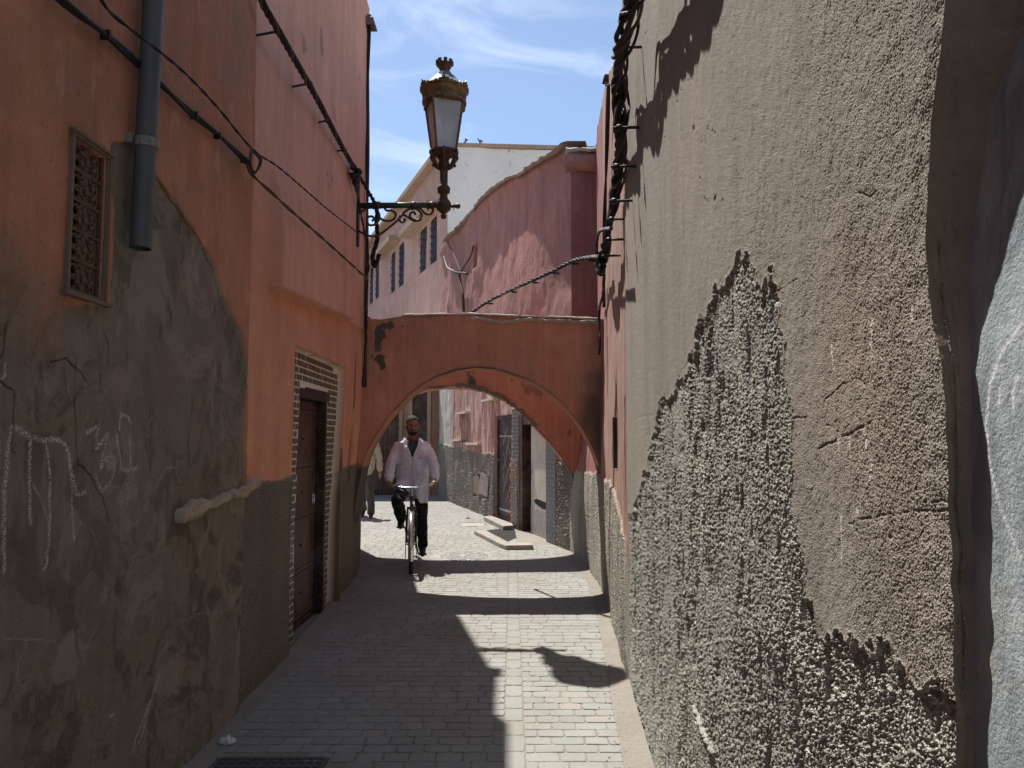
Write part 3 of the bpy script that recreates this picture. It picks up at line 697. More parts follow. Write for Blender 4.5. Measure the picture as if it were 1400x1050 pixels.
# ================================================================== LEFT NEAR HOUSE
LA, LB = -1.53, -0.003
def wlL(u, v): return wl(u, v, LA, LB)
GREY = [(-120, 365), (20, 385), (60, 408), (92, 425), (148, 424), (152, 380), (152, 300), (150, 205), (176, 195), (214, 243), (250, 298), (276, 340), (292, 362), (303, 400), (322, 446), (335, 478), (337, 520), (330, 600), (332, 662), (350, 1200), (-120, 1200)]
WIN = [(97, 186), (143, 212), (143, 404), (97, 396)]
def left_house():
    t = thing('left_house', 'shaded house on the left with red plaster peeling off grey render', 'house', (-1.6, 3.0, 0))
    ncol, nrow = 420, 820
    px = np.linspace(-90, 336, ncol); Yc = LA / ((px - 700) / F - LB)
    Yc = Yc * 1.0; Yend = 4.45; Yc = Yc[0] + (Yc - Yc[0]) * (Yend - Yc[0]) / (Yc[-1] - Yc[0])
    th = np.linspace(-0.62, 0.66, nrow)
    Y = np.repeat(Yc[:, None], nrow, 1); Z = np.maximum(CAMZ + Y * th[None, :], -.03)
    P = [wlL(u, v) for u, v in GREY]
    n1 = fb(Y * 7, Z * 7, 61, 4)
    grey = inpoly(Y + .035 * fb(Y * 6, Z * 6, 62, 4) * (1), Z + .05 * fb(Y * 6 + 5, Z * 6, 63, 4), P).astype(float)
    top_soft = sst(Y, 2.9, 2.6)                                 # soft grubby transition on the near side, sharp on the far side
    soft = blur(grey, 2)
    g2 = sst(-(Z - 2.02 + .25 * fb(Y * 2.2, Z * 2.2, 64, 4)), -.18, .18)
    g = np.where(Y < 2.62, g2, soft); g = blur(g, 2)
    wp = [wlL(u, v) for u, v in WIN]
    wy0, wy1 = wp[0][0], wp[1][0]; wz1 = wp[0][1]; wz0 = wp[3][1]
    L_H['win'] = (wy0, wy1, wz0, wz1)
    win = ((Y > wy0) & (Y < wy1) & (Z > wz0) & (Z < wz1)).astype(float)
    d = .012 * fb(Y * 1.5, Z * 1.2, 65, 4) + .004 * fb(Y * 10, Z * 8, 66, 4) + .0012 * fb(Y * 70, Z * 70, 67, 2)
    d += np.where(Y > 2.75, .010 * (1 - soft), 0)              # red coat stands proud
    d -= .006 * g * sst(n1, .1, .4)
    def pl(Q): return [wlL(u, v) for u, v in Q]
    crack = np.zeros_like(Y)
    cracks = [[(-40, 505), (0, 518), (21, 538), (20, 575), (19, 620)], [(10, 440), (4, 480), (0, 495)], [(102, 545), (105, 600), (107, 635), (118, 645), (128, 650), (138, 680), (152, 712)],
              [(214, 245), (232, 270), (252, 300), (268, 325), (280, 345), (292, 372), (300, 410), (318, 452), (334, 492), (334, 520)], [(70, 495), (90, 490), (105, 505), (120, 520)], [(200, 590), (205, 620), (208, 650)], [(145, 455), (150, 480), (148, 500)]]
    for q in cracks:
        dd = seg_dist(Y + .012 * fb(Z * 18, Y * 18, 68, 3), Z + .012 * fb(Y * 18, Z * 18, 69, 3), pl(q)); crack = np.maximum(crack, 1 - sst(dd, .0006, .0036))
    d -= .008 * crack
    chalk = np.zeros_like(Y)
    strokes = [([(8, 780), (8, 700), (12, 620), (18, 583), (30, 588), (42, 598), (60, 603), (72, 600), (86, 603), (94, 620), (98, 650), (104, 675), (116, 672)], .010),
               ([(42, 600), (41, 650), (42, 700), (42, 715)], .009), ([(66, 605), (68, 650), (67, 690), (66, 745), (66, 770), (62, 778)], .007), ([(96, 640), (98, 700), (100, 740)], .006), ([(44, 660), (55, 680), (63, 705), (66, 725)], .005),
               ([(121, 592), (136, 583), (133, 612), (140, 605)], .009), ([(132, 612), (142, 600), (150, 592), (146, 605), (140, 640)], .008), ([(166, 585), (168, 565), (178, 570), (180, 580)], .008), ([(162, 595), (165, 620), (166, 640), (178, 644), (190, 640)], .009),
               ([(178, 600), (181, 620), (181, 640)], .006), ([(133, 650), (140, 672), (150, 662), (157, 640)], .007), ([(212, 682), (218, 655), (228, 638), (240, 640), (248, 660)], .005), ([(0, 530), (10, 510), (8, 500)], .006), ([(0, 590), (2, 640)], .006),
               ([(104, 700), (106, 712), (125, 725), (132, 740), (132, 750)], .003), ([(180, 760), (190, 758), (196, 745)], .003), ([(6, 872), (60, 875), (75, 876)], .003), ([(217, 925), (208, 955), (196, 985), (186, 1010), (182, 1030)], .006), ([(205, 960), (196, 1000), (190, 1015)], .008),
               ([(270, 890), (275, 900), (272, 940)], .004), ([(112, 890), (122, 882)], .004), ([(250, 850), (275, 838), (305, 837)], .003), ([(150, 980), (155, 977)], .006), ([(35, 885), (25, 905), (24, 925)], .003)]
    for q, w in strokes:
        dd = seg_dist(Y + .006 * fb(Z * 25, Y * 25, 70, 3), Z + .006 * fb(Y * 25, Z * 25, 71, 3), pl(q)); chalk = np.maximum(chalk, (1 - sst(dd, w * .3, w * 1.4)) * (1.0 if w > .0055 else .55))
    chalk = np.maximum(chalk, .62 * sst(fb(Y * 22, Z * 22, 72, 4) + .75 - 9 * np.hypot((Y - wlL(152, 630)[0]) * 1.3, Z - wlL(152, 630)[1]), .05, .5))
    chalk = np.maximum(chalk, .35 * sst(fb(Y * 14, Z * 9, 73, 4) + .5 - 4.5 * np.hypot(Y - wlL(175, 680)[0], Z - wlL(175, 680)[1]), .1, .6))
    py, pz = wlL(270, 370); patch = sst(fb(Y * 16, Z * 9, 74, 4) + .75 - 4.2 * np.hypot(Y - 3.62, (Z - 2.35) * .8), .25, .5) * soft * .8
    patch = np.maximum(patch, .6 * soft * sst(fb(Y * 9, Z * 9, 75, 4) + .6 - 3.2 * np.hypot(Y - 3.95, (Z - 1.62) * .9), .2, .6))
    d -= .12 * blur(win, 0)
    X = LA + LB * Y + d
    me = grid_mesh('wall', X, Y, Z, {'grey': np.clip(g, 0, 1), 'crack': crack, 'chalk': chalk, 'patch': np.clip(patch, 0, 1)})
    link('wall', me, M['left'], t)
    b = MB(); b.box((-5.5, -2.5, 0), (-1.58 - .12, 4.43, 6.42)); b.build('house_core', M['left'], t)
    b = MB(); b.prism([(-1.53, 1.95), (-1.50, -2.5), (-1.75, -2.5), (-1.75, 1.95)], 0, 6.4); b.build('near_wall', M['left'], t)
    b = MB(); b.prism([(-1.54, 4.43), (-1.53, 1.96), (-1.75, 1.96), (-1.75, 4.43)], 4.45, 6.42); b.build('upper_wall', M['left'], t)
    # lump of old mortar where the dado begins
    mp_ = [(240, 705), (262, 690), (290, 686), (318, 672), (352, 660)]
    ys = [wlL(*p) for p in mp_]; s = MB(); Pn = []
    for k in range(17):
        q = k / 16; yy = np.interp(q, np.linspace(0, 1, 5), [a[0] for a in ys]); z_ = np.interp(q, np.linspace(0, 1, 5), [a[1] for a in ys])
        Pn.append((-1.535, yy, z_ + random.uniform(-.006, .006)))
    q_ = np.linspace(0, 1, 90); yy = np.interp(q_, np.linspace(0, 1, 5), [a[0] for a in ys]); zz = np.interp(q_, np.linspace(0, 1, 5), [a[1] for a in ys])
    hi = .016 + .026 * fb(q_ * 9, q_ * 0, 3, 3) + .016 * fb(q_ * 50, q_ * 0, 4, 2); lo = -.022 + .050 * fb(q_ * 11, q_ * 0, 5, 3) - .012 * (1 - q_)
    pr = [(hi + .004, -1.56), (hi, -1.528), (hi * .6, -1.500), (lo * .1, -1.506), (lo * .5, -1.497), (lo, -1.505), (lo - .003, -1.56)]
    XX = np.stack([p_[1] + .012 * fb(q_ * 25, q_ * 0 + k_, 6, 3) + q_ * 0 for k_, p_ in enumerate(pr)], 1); ZZ = np.stack([zz + p_[0] for p_ in pr], 1); YY = np.repeat(yy[:, None], len(pr), 1)
    tp = (sst(q_, 0, .03) * (1 - sst(q_, .97, 1)))[:, None]; XX = -1.56 + (XX + 1.56) * tp
    link('mortar_ledge', grid_mesh('mortar_ledge', XX, YY, ZZ, smooth=False, flip=True), M['ledge'], t)
    # window: moulded frame + scrollwork grille
    w = (wy0, wy1, wz0, wz1)
    def bar(y0, y1, z0, z1, x0=-1.56, x1=-1.505): return MB().box((x0, y0, z0), (x1, y1, z1))
    win = MB()
    win.box((-1.60, wy0 - .012, wz0 - .002), (-1.520, wy0, wz1 + .002)); win.box((-1.60, wy1, wz0 - .002), (-1.524, wy1 + .010, wz1 + .002)); win.box((-1.60, wy1 + .0105, wz0 - .002), (-1.518, wy1 + .022, wz1 + .002))
    win.box((-1.60, wy0 - .016, wz1 + .003), (-1.520, wy1 + .024, wz1 + .014)); win.box((-1.60, wy0 - .022, wz1 + .0145), (-1.512, wy1 + .028, wz1 + .025))
    win.box((-1.60, wy0 - .016, wz0 - .012), (-1.522, wy1 + .030, wz0 - .003)); win.box((-1.60, wy0 - .022, wz0 - .025), (-1.512, wy1 + .050, wz0 - .0125))
    wf = win.build('window_frame', M['ochre_t'], t)
    gr = MB(); yc = (wy0 + wy1) / 2; hw = (wy1 - wy0) / 2; H = wz1 - wz0; xg = -1.545
    def sp(cy, cz, r, turns, a0, sgn, wd=.0050):
        pts = []
        for k in range(22):
            q = k / 21; a = a0 + sgn * q * turns * 2 * PI; rr = r * (1 - .78 * q); pts.append((xg, cy + rr * math.cos(a), cz + rr * math.sin(a)))
        gr.tube(pts, wd, 5)
    n = 5
    for k in range(n):
        cz = wz0 + H * (k + .5) / n; r = H / n * .30
        for sgn in (-1, 1):
            sp(yc + sgn * hw * .47, cz + r * .75, hw * .46, 1.15, PI / 2, sgn); sp(yc + sgn * hw * .47, cz - r * .85, hw * .44, 1.15, -PI / 2, -sgn)
            gr.ell((xg + .006, yc + sgn * hw * .36, cz + r * .55), (.009, .011, .011), su=7, sv=5); gr.ell((xg + .006, yc + sgn * hw * .36, cz - r * .6), (.009, .010, .010), su=7, sv=5)
        gr.ell((xg + .005, yc, cz), (.010, .013, .018), su=8, sv=5); gr.box((xg - .004, wy0, cz - r * 1.62), (xg + .004, wy1, cz - r * 1.62 + .007))
    gr.box((xg - .004, yc - .004, wz0), (xg + .003, yc + .004, wz1)); gr.box((xg - .005, wy0, wz0), (xg + .006, wy0 + .010, wz1)); gr.box((xg - .005, wy1 - .010, wz0), (xg + .006, wy1, wz1))
    gr.build('window_grille', M['grille'], t, smooth=False)
    MB().box((-1.66, wy0 - .01, wz0 - .01), (-1.635, wy1 + .01, wz1 + .01)).build('window_pane', M['dark'], t)
L_H = {}; M['ledge'] = plaster('crumbling_tan_mortar', (0.50, 0.40, 0.30), 0.006, 120, 0.2); M['grille'] = simple('rusty_brown_grille_paint', (0.14, 0.085, 0.06), 0.7, 0.1, 0.4, 60, 0.003)
M['ochre_t'] = plaster('moulded_brown_frame', (0.22, 0.150, 0.112), 0.003, 90, 0.3)
left_house()

# ================================================================== MIDDLE LEFT HOUSE (door with tiled surround)
MA, MBs = -1.545, -0.0085
def wlm(u, v, a=-1.60, b=0): return wl(u, v, a, b)
def mid_foot(Y): return lerp_tab(Y, [(4.3, -1.585), (5.5, -1.605), (6.5, -1.655), (7.5, -1.70), (8.8, -1.735)])
DO = dict(y0=5.62, y1=7.42, ztop=2.235, dp=.075)          # tiled recess
DR = dict(y0=6.03, y1=7.02, z1=1.97)                     # door frame outer
def mid_house():
    t = thing('orange_house', 'orange-pink house on the left with a grey rough dado and overhanging upper floor', 'house', (-1.7, 6.5, 0))
    Ys = np.linspace(4.44, 8.36, 470); Zs = np.concatenate([np.linspace(-.02, 6.0, 620), [6.4]])
    jet = lambda Y: lerp_tab(Y, [(4.4, 2.53), (4.95, 2.53), (7.4, 2.70), (8.4, 2.72)])
    def base(Y, Z):
        f = mid_foot(Y); up = lerp_tab(Y, [(4.4, -1.60), (5.0, -1.585), (6.5, -1.60), (8.4, -1.625)])
        return f + (up - f) * sst(Z, .6, 2.3)
    dado = lambda Y, Z: blur((Z < lerp_tab(Y, [(4.4, 1.29), (5.6, 1.27), (7.4, 1.25), (8.4, 1.30)]) + .02 * fb(Y * 8, Z * 5, 6, 3)).astype(float), 1)
    niche = lambda Y, Z: 1 - sst(((Y - 7.93) / .085) ** 2 + ((Z - 1.38) / .30) ** 2, .8, 1.2)
    rec = lambda Y, Z: ((Y > DO['y0']) & (Y < DO['y1']) & (Z < DO['ztop'] + .010 * fb(Y * 5, Y * 0, 4))).astype(float)
    dr = lambda Y, Z: ((Y > DR['y0'] + .015) & (Y < DR['y1'] - .015) & (Z < DR['z1'] - .02)).astype(float)
    def disp(Y, Z):
        d = .012 * fb(Y * 1.4, Z * 1.2, 81, 4) + .004 * fb(Y * 7, Z * 7, 82, 3)
        j = sst(Z, jet(Y) - .004, jet(Y) + .010) * sst(Y, 4.93, 4.98 + .0) * (1 - .0 * Z) * (1 - sst(Y, 7.42, 7.46) * .8)
        j *= 1 - (1 - sst(Y, 5.0, 6.6)) * sst(Z, 2.9, 3.6)
        d += .085 * j + .012 * dado(Y, Z) - DO['dp'] * rec(Y, Z) - .26 * dr(Y, Z) - .18 * niche(Y, Z)
        # swollen plaster rib by the arch
        d += .03 * (1 - sst(np.abs(Y - 8.12), .03, .11)) * (1 - sst(Z, 2.5, 2.8)) * sst(Z, .9, 1.3)
        return d
    def at(Y, Z):
        up = sst(Z - jet(Y), -.005, .01) * sst(Y, 4.8, 5.2) + sst(Z + .2 * fb(Y * 2, Z * 2, 5), 2.6, 3.4)
        b = (1 - sst(np.abs(Y - 7.9 + .02 * fb(Z * 9, Y, 4)), .02, .05)) * sst(Z, 1.8, 1.9) * (1 - sst(Z, 2.35, 2.5)) * .9 + sst(fb(Y * 5, Z * 3, 9, 4) - .3 * (Z < 2.5), .55, .62) * .5
        return {'dado': dado(Y, Z) * (1 - rec(Y, Z)), 'upper': np.clip(up, 0, 1), 'grout': rec(Y, Z) * (1 - dr(Y, Z)), 'bare': np.clip(b, 0, 1) * (1 - rec(Y, Z))}
    Y, Z = np.meshgrid(Ys, Zs, indexing='ij'); d = disp(Y, Z); X = base(Y, Z) + d
    link('wall', grid_mesh('wall', X, Y, Z, at(Y, Z)), M['mid'], t)
    # rest of the building behind: bends away past the arch
    b = MB(); b.prism([(-1.72, 4.45), (-5.5, 4.45), (-5.5, 10.2), (-1.97, 9.95), (-1.63, 8.32)], 2.9, 6.4)
    b.prism([(-1.99, 4.45), (-5.5, 4.45), (-5.5, 10.2), (-1.99, 9.9), (-1.99, 8.0)], 0, 2.89)
    b.build('house_core', M['mid'], t)
    Ys = np.linspace(8.36, 11.0, 90); Zs = np.linspace(-.02, 2.95, 110)
    grid_wall('rear_wall', M['mid'], t, Ys, Zs, lambda Y, Z: lerp_tab(Y, LW), 1, lambda Y, Z: .012 * fb(Y * 2, Z * 2, 3), lambda Y, Z: {'dado': (Z < 1.2).astype(float), 'upper': Z * 0, 'grout': Z * 0, 'bare': Z * 0})
    b = MB().prism([(-2.17, 10.98), (-5.5, 11.0), (-5.5, 10.21), (-1.98, 9.96)], 0, 4.45); b.build('rear_block', M['mid'], t)
    # tiles: running courses on the recess back, left out where the door frame stands
    xt = lambda Y: float(base(np.array([[Y]]), np.array([[1.0]]))[0, 0]) - DO['dp']
    th, tw = .0555, .15; tm = {}
    z = .035; r = 0; cnt = 0
    def tmesh(w, hh, k):
        if (round(w, 2), hh, k) not in tm:
            m = MB().add([(0, -w / 2, -hh / 2), (0, w / 2, -hh / 2), (0, w / 2, hh / 2), (0, -w / 2, hh / 2), (.007, -w / 2 + .003, -hh / 2 + .003), (.007, w / 2 - .003, -hh / 2 + .003), (.007, w / 2 - .003, hh / 2 - .003), (.007, -w / 2 + .003, hh / 2 - .003)],
                         [(4, 5, 6, 7), (0, 1, 5, 4), (1, 2, 6, 5), (2, 3, 7, 6), (3, 0, 4, 7)]).mesh('tile'); m.materials.append(M['tile']); tm[(round(w, 2), hh, k)] = m
        return tm[(round(w, 2), hh, k)]
    surround = thing('tile', '', ''); bpy.data.objects.remove(surround)
    while z < DO['ztop'] - .03:
        spans = [(DO['y0'] + .01, DR['y0'] - .004), (DR['y1'] + .004, DO['y1'] - .012)] if z < DR['z1'] + .02 else [(DO['y0'] + .01, DO['y1'] - .012)]
        for a0, a1 in spans:
            y_ = a0 - (.06 if r % 2 else 0)
            while y_ < a1 - .02:
                a = max(y_, a0); tw_ = tw * random.choice((.5, .85, 1.05, 1.15)); c = min(y_ + tw_, a1)
                if c - a > .03 and cnt < 298:
                    w = round(c - a - .034, 2); ym = (a + c) / 2
                    bb = np.array([[ym]]), np.array([[z]]); xx = float(base(*bb)[0, 0] + disp(*bb)[0, 0])
                    if not (DR['y0'] < ym < DR['y1'] and z < DR['z1']):
                        o = link('tile', tmesh(max(w, .02), .043, 0), None, t); o.location = (xx + .001 + random.uniform(-.0008, .0012), ym, z); cnt += 1
                        o.rotation_euler = (random.uniform(-.01, .01), random.uniform(-.02, .02), 0)
                y_ += tw_
        z += th; r += 1
    # door (frame, leaf, studs, ring) – all parts of the house
    xf = -1.735; y0, y1, z1 = DR['y0'], DR['y1'], DR['z1']
    f = MB(); f.box((-1.85, y0, 0), (-1.765, y0 + .05, z1 - .09)); f.box((-1.86, y1 - .055, 0), (-1.69, y1, z1 - .09)); f.box((-1.87, y0 - .0, z1 - .0895), (-1.672, y1 + .0, z1))
    f.box((-1.84, y0 + .051, 0.0), (-1.76, y1 - .056, .05))
    f.build('door_frame', M['doorframe'], t)
    d = MB(); ya, yb = y0 + .052, y1 - .057; xd = -1.775
    d.box((xd - .045, ya, .055), (xd, yb - .02, z1 - .095))
    dl = d.build('door', M['door'], t)
    k = MB(); zp = [.06, .40, .47, .86, .92, 1.28, 1.35, z1 - .10]
    for zc in (.10, .44, .89, 1.31, 1.80): k.box((xd + .0005, ya + .002, zc - .035), (xd + .008, yb - .022, zc + .035))
    for yc in (ya + .04, yb - .06): k.box((xd + .001, yc - .035, .065), (xd + .0065, yc + .035, z1 - .105))
    k.build('door_rail', M['door'], dl)
    st = MB()
    for zc in (.10, .44, .89, 1.31, 1.80):
        for q in range(13): st.ell((xd + .010, ya + .03 + (yb - ya - .08) * q / 12, zc), (.006, .008, .008), su=6, sv=4)
    for yc in (ya + .04, yb - .06):
        zc = .16
        while zc < 1.8: st.ell((xd + .009, yc, zc), (.008, .011, .011), su=6, sv=4); zc += .105
    for zz in (.27, .66, 1.1, 1.55): st.ell((xd + .004, (ya + yb) / 2, zz), (.008, .014, .014), su=6, sv=4)
    st.build('door_stud', M['iron'], dl)['kind'] = 'stuff'
    ring = MB(); ring.tube([(xd + .018, yb - .12 + .03 * math.cos(a), 1.02 + .045 * math.sin(a)) for a in np.linspace(0, 2 * PI, 15)], .005, 6); ring.build('door_ring', M['chrome'], dl)
    MB().box((-1.755, DO['y1'] - .0, 0), (-1.665, DO['y1'] + .0 + .001, .01))
    # thin plaster slip on the near side of the recess + narrow vertical trim by the far side
    MB().prism([(-1.70, 7.425), (-1.648, 7.425), (-1.652, 7.52), (-1.72, 7.52)], 0, 2.2).build('door_trim', M['ochre_t'], t)
mid_house()

# ================================================================== ARCHES
def arch(name, label, Yn, Yf, XL, XR, tab, ztab, skew=0.0, mat=None, seed=0, bare=None, coping=True):
    t = thing(name, label, 'arch', ((XL + XR) / 2, (Yn + Yf) / 2, 0))
    nxx = 300; nz = 120
    xs = np.linspace(XL, XR, nxx); zi = lerp_tab(xs, tab)
    k = np.ones(9) / 9; zi = np.convolve(np.pad(zi, 4, mode='edge'), k, 'valid')
    zt = lerp_tab(xs, ztab)
    T = np.linspace(0, 1, nz); Xg, Tg = np.meshgrid(xs, T, indexing='ij'); Zg = zi[:, None] + Tg * (zt - zi)[:, None]
    def face(Y0, sgn, nm):
        dz = .018 * fb(Xg * 1.6, Zg * 1.6, seed + 3, 3) + .004 * fb(Xg * 9, Zg * 9, seed + 4, 3)
        Yg = Y0 + skew * (Xg - XL) + sgn * dz
        Yg = Yg - sgn * .02 * (1 - sst(Zg - zi[:, None], 0, .03)) * 0
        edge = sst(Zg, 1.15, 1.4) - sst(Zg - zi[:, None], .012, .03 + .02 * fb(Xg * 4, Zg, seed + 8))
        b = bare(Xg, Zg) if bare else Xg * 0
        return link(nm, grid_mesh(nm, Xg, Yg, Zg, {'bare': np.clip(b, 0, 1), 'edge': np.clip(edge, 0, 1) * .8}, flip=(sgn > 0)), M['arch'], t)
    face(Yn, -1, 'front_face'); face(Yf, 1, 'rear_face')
    q = np.linspace(0, 1, 26); Xs, Q = np.meshgrid(xs, q, indexing='ij'); zi2 = zi[:, None] + Q * 0
    Ys = Yn + skew * (Xs - XL) + Q * (Yf - Yn)
    rg = sst(fb(Xs * 4, Q * 2, seed + 11, 3) , .0, .3)
    Zs = zi2 - .006 + .010 * fb(Xs * 6, Ys * 6, seed + 6, 3)
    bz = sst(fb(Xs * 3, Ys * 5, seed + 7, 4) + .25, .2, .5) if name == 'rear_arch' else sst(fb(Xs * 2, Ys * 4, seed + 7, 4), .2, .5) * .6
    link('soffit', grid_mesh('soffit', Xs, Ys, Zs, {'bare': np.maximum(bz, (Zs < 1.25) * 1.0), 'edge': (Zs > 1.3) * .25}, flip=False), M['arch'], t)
    Zt = zt[:, None] + Q * 0; link('top', grid_mesh('top', Xs, Ys, Zt, {'bare': Xs * 0 + 1, 'edge': Xs * 0}, flip=True), M['arch'], t)
    return t, xs, zt
def bare1(X, Z):
    def blob(cx, cz, rx, rz, s): return sst(.9 - np.hypot((X - cx) / rx, (Z - cz) / rz) + 1.5 * fb(X * 15, Z * 9, s, 5), .0, .10)
    b = blob(-1.40, 2.79, .13, .05, 1); b = np.maximum(b, blob(-1.44, 2.68, .07, .07, 2)); b = np.maximum(b, blob(-1.44, 2.38, .08, .09, 3)); b = np.maximum(b, blob(-1.46, 2.55, .03, .08, 7) * .9)
    sm = sst(1.0 - np.hypot((X - 1.0) / .32, (Z - 1.75) / .62) + .4 * fb(X * 4, Z * 4, 5, 3), .0, .6)
    dz_ = (Z < 1.27 + .05 * fb(X * 9, Z * 9, 8, 3)) * 1.0 * (X < -1.2); dr_ = sst(X, .9, 1.0) * (Z < 1.25)
    return np.maximum(np.maximum(b, sm * .85), np.maximum(dz_, dr_))
A1 = [(-1.76, .5), (-1.70, .75), (-1.665, 1.0), (-1.63, 1.22), (-1.58, 1.40), (-1.50, 1.55), (-1.34, 1.80), (-1.11, 2.04), (-.92, 2.18), (-.79, 2.245), (-.6, 2.305), (-.4, 2.335), (-.2, 2.32), (0, 2.26), (.2, 2.18), (.4, 2.06), (.56, 1.92), (.71, 1.74), (.82, 1.56), (.91, 1.38), (.96, 1.2), (.99, 1.05), (1.02, .8)]
ar, xs, zt = arch('front_arch', 'red plastered arch spanning the lane, nearer of the two arches', 8.35, 8.75, -1.78, 1.03, A1,
     [(-1.78, 3.0), (-1.62, 2.93), (-1.56, 2.865), (-1.44, 2.855), (-1.2, 2.895), (-.5, 2.91), (.0, 2.89), (.6, 2.87), (1.03, 2.85)], 0, seed=100, bare=bare1)
# crumbling pale mortar coping
def coping(parent, xs0, xs1, ztab, y0, y1, h=.022, mat='coping', seed=5, name='coping'):
    n = 160; X = np.linspace(xs0, xs1, n); base_ = lerp_tab(X, ztab); jag = .012 * fb(X * 9, X * 0, seed, 4); f = -.022 + .020 * fb(X * 12, X * 0, seed + 1, 4)
    b = MB()
    for i in range(n - 1):
        pass
    ring = []
    P = [(y0 + f, base_ - .004), (y0 + f - .004, base_ + h * .5 + jag * .3), (y0 + f + .03, base_ + h + jag), (y1 + .02, base_ + h + jag), (y1 + .03, base_ - .004)]
    YY = np.stack([p[0] + 0 * X for p in P], 1); ZZ = np.stack([p[1] for p in P], 1); XX = np.repeat(X[:, None], len(P), 1)
    me = grid_mesh(name, XX, YY, ZZ, smooth=False, flip=False); return link(name, me, M[mat], parent)
zt1 = [(-1.78, 3.0), (-1.62, 2.93), (-1.56, 2.865), (-1.44, 2.855), (-1.2, 2.895), (-.5, 2.91), (.0, 2.89), (.6, 2.87), (1.03, 2.85)]
coping(ar, -1.20, 1.0, zt1, 8.35, 8.75)
# second ragged lip of broken plaster under the coping
n = 120; X = np.linspace(-.45, .96, n); zb = lerp_tab(X, zt1) - .018 - .035 * sst(X, -.45, -.2) * (1 - sst(X, -.1, .2)) - .012; j1 = .020 * fb(X * 16, X * 0, 31, 4)
XX = np.repeat(X[:, None], 4, 1); YY = np.stack([8.35 + 0 * X, 8.30 + .03 * fb(X * 20, X * 0, 33, 3), 8.31 + 0 * X, 8.36 + 0 * X], 1); ZZ = np.stack([zb - .022 + j1, zb - .004 + j1, zb + .008 + j1, zb + .012 + j1], 1)
link('broken_lip', grid_mesh('broken_lip', XX, YY, ZZ, smooth=False), M['coping'], ar)
A2 = [(-2.3, 1.2), (-2.1, 1.6), (-1.8, 1.95), (-1.5, 2.15), (-1.2, 2.24), (-.9, 2.27), (-.63, 2.265), (-.4, 2.22), (-.1, 2.09), (.1, 1.94), (.3, 1.73), (.5, 1.52), (.68, 1.30), (.80, 1.12), (.9, .98)]
zt2 = [(-2.3, 2.95), (.95, 2.95)]
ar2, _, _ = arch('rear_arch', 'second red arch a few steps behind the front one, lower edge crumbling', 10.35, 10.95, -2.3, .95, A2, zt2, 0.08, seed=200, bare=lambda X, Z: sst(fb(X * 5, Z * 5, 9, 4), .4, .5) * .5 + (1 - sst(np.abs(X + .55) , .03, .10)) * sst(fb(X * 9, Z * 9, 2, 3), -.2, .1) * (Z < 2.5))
# crumbled mortar along the soffit edge of the rear arch
s = MB(); r = random.Random(3)
for k in range(60):
    x = r.uniform(-.75, .32); z = float(lerp_tab(x, A2)) + r.uniform(-.006, .035); q = r.uniform(.012, .038)
    s.ell((x, 10.35 + .08 * (x + 2.3) - .012, z), (q * 1.6, .016, q * .7), su=7, sv=5)
s.build('crumbled_mortar', M['render_grey'], ar2)

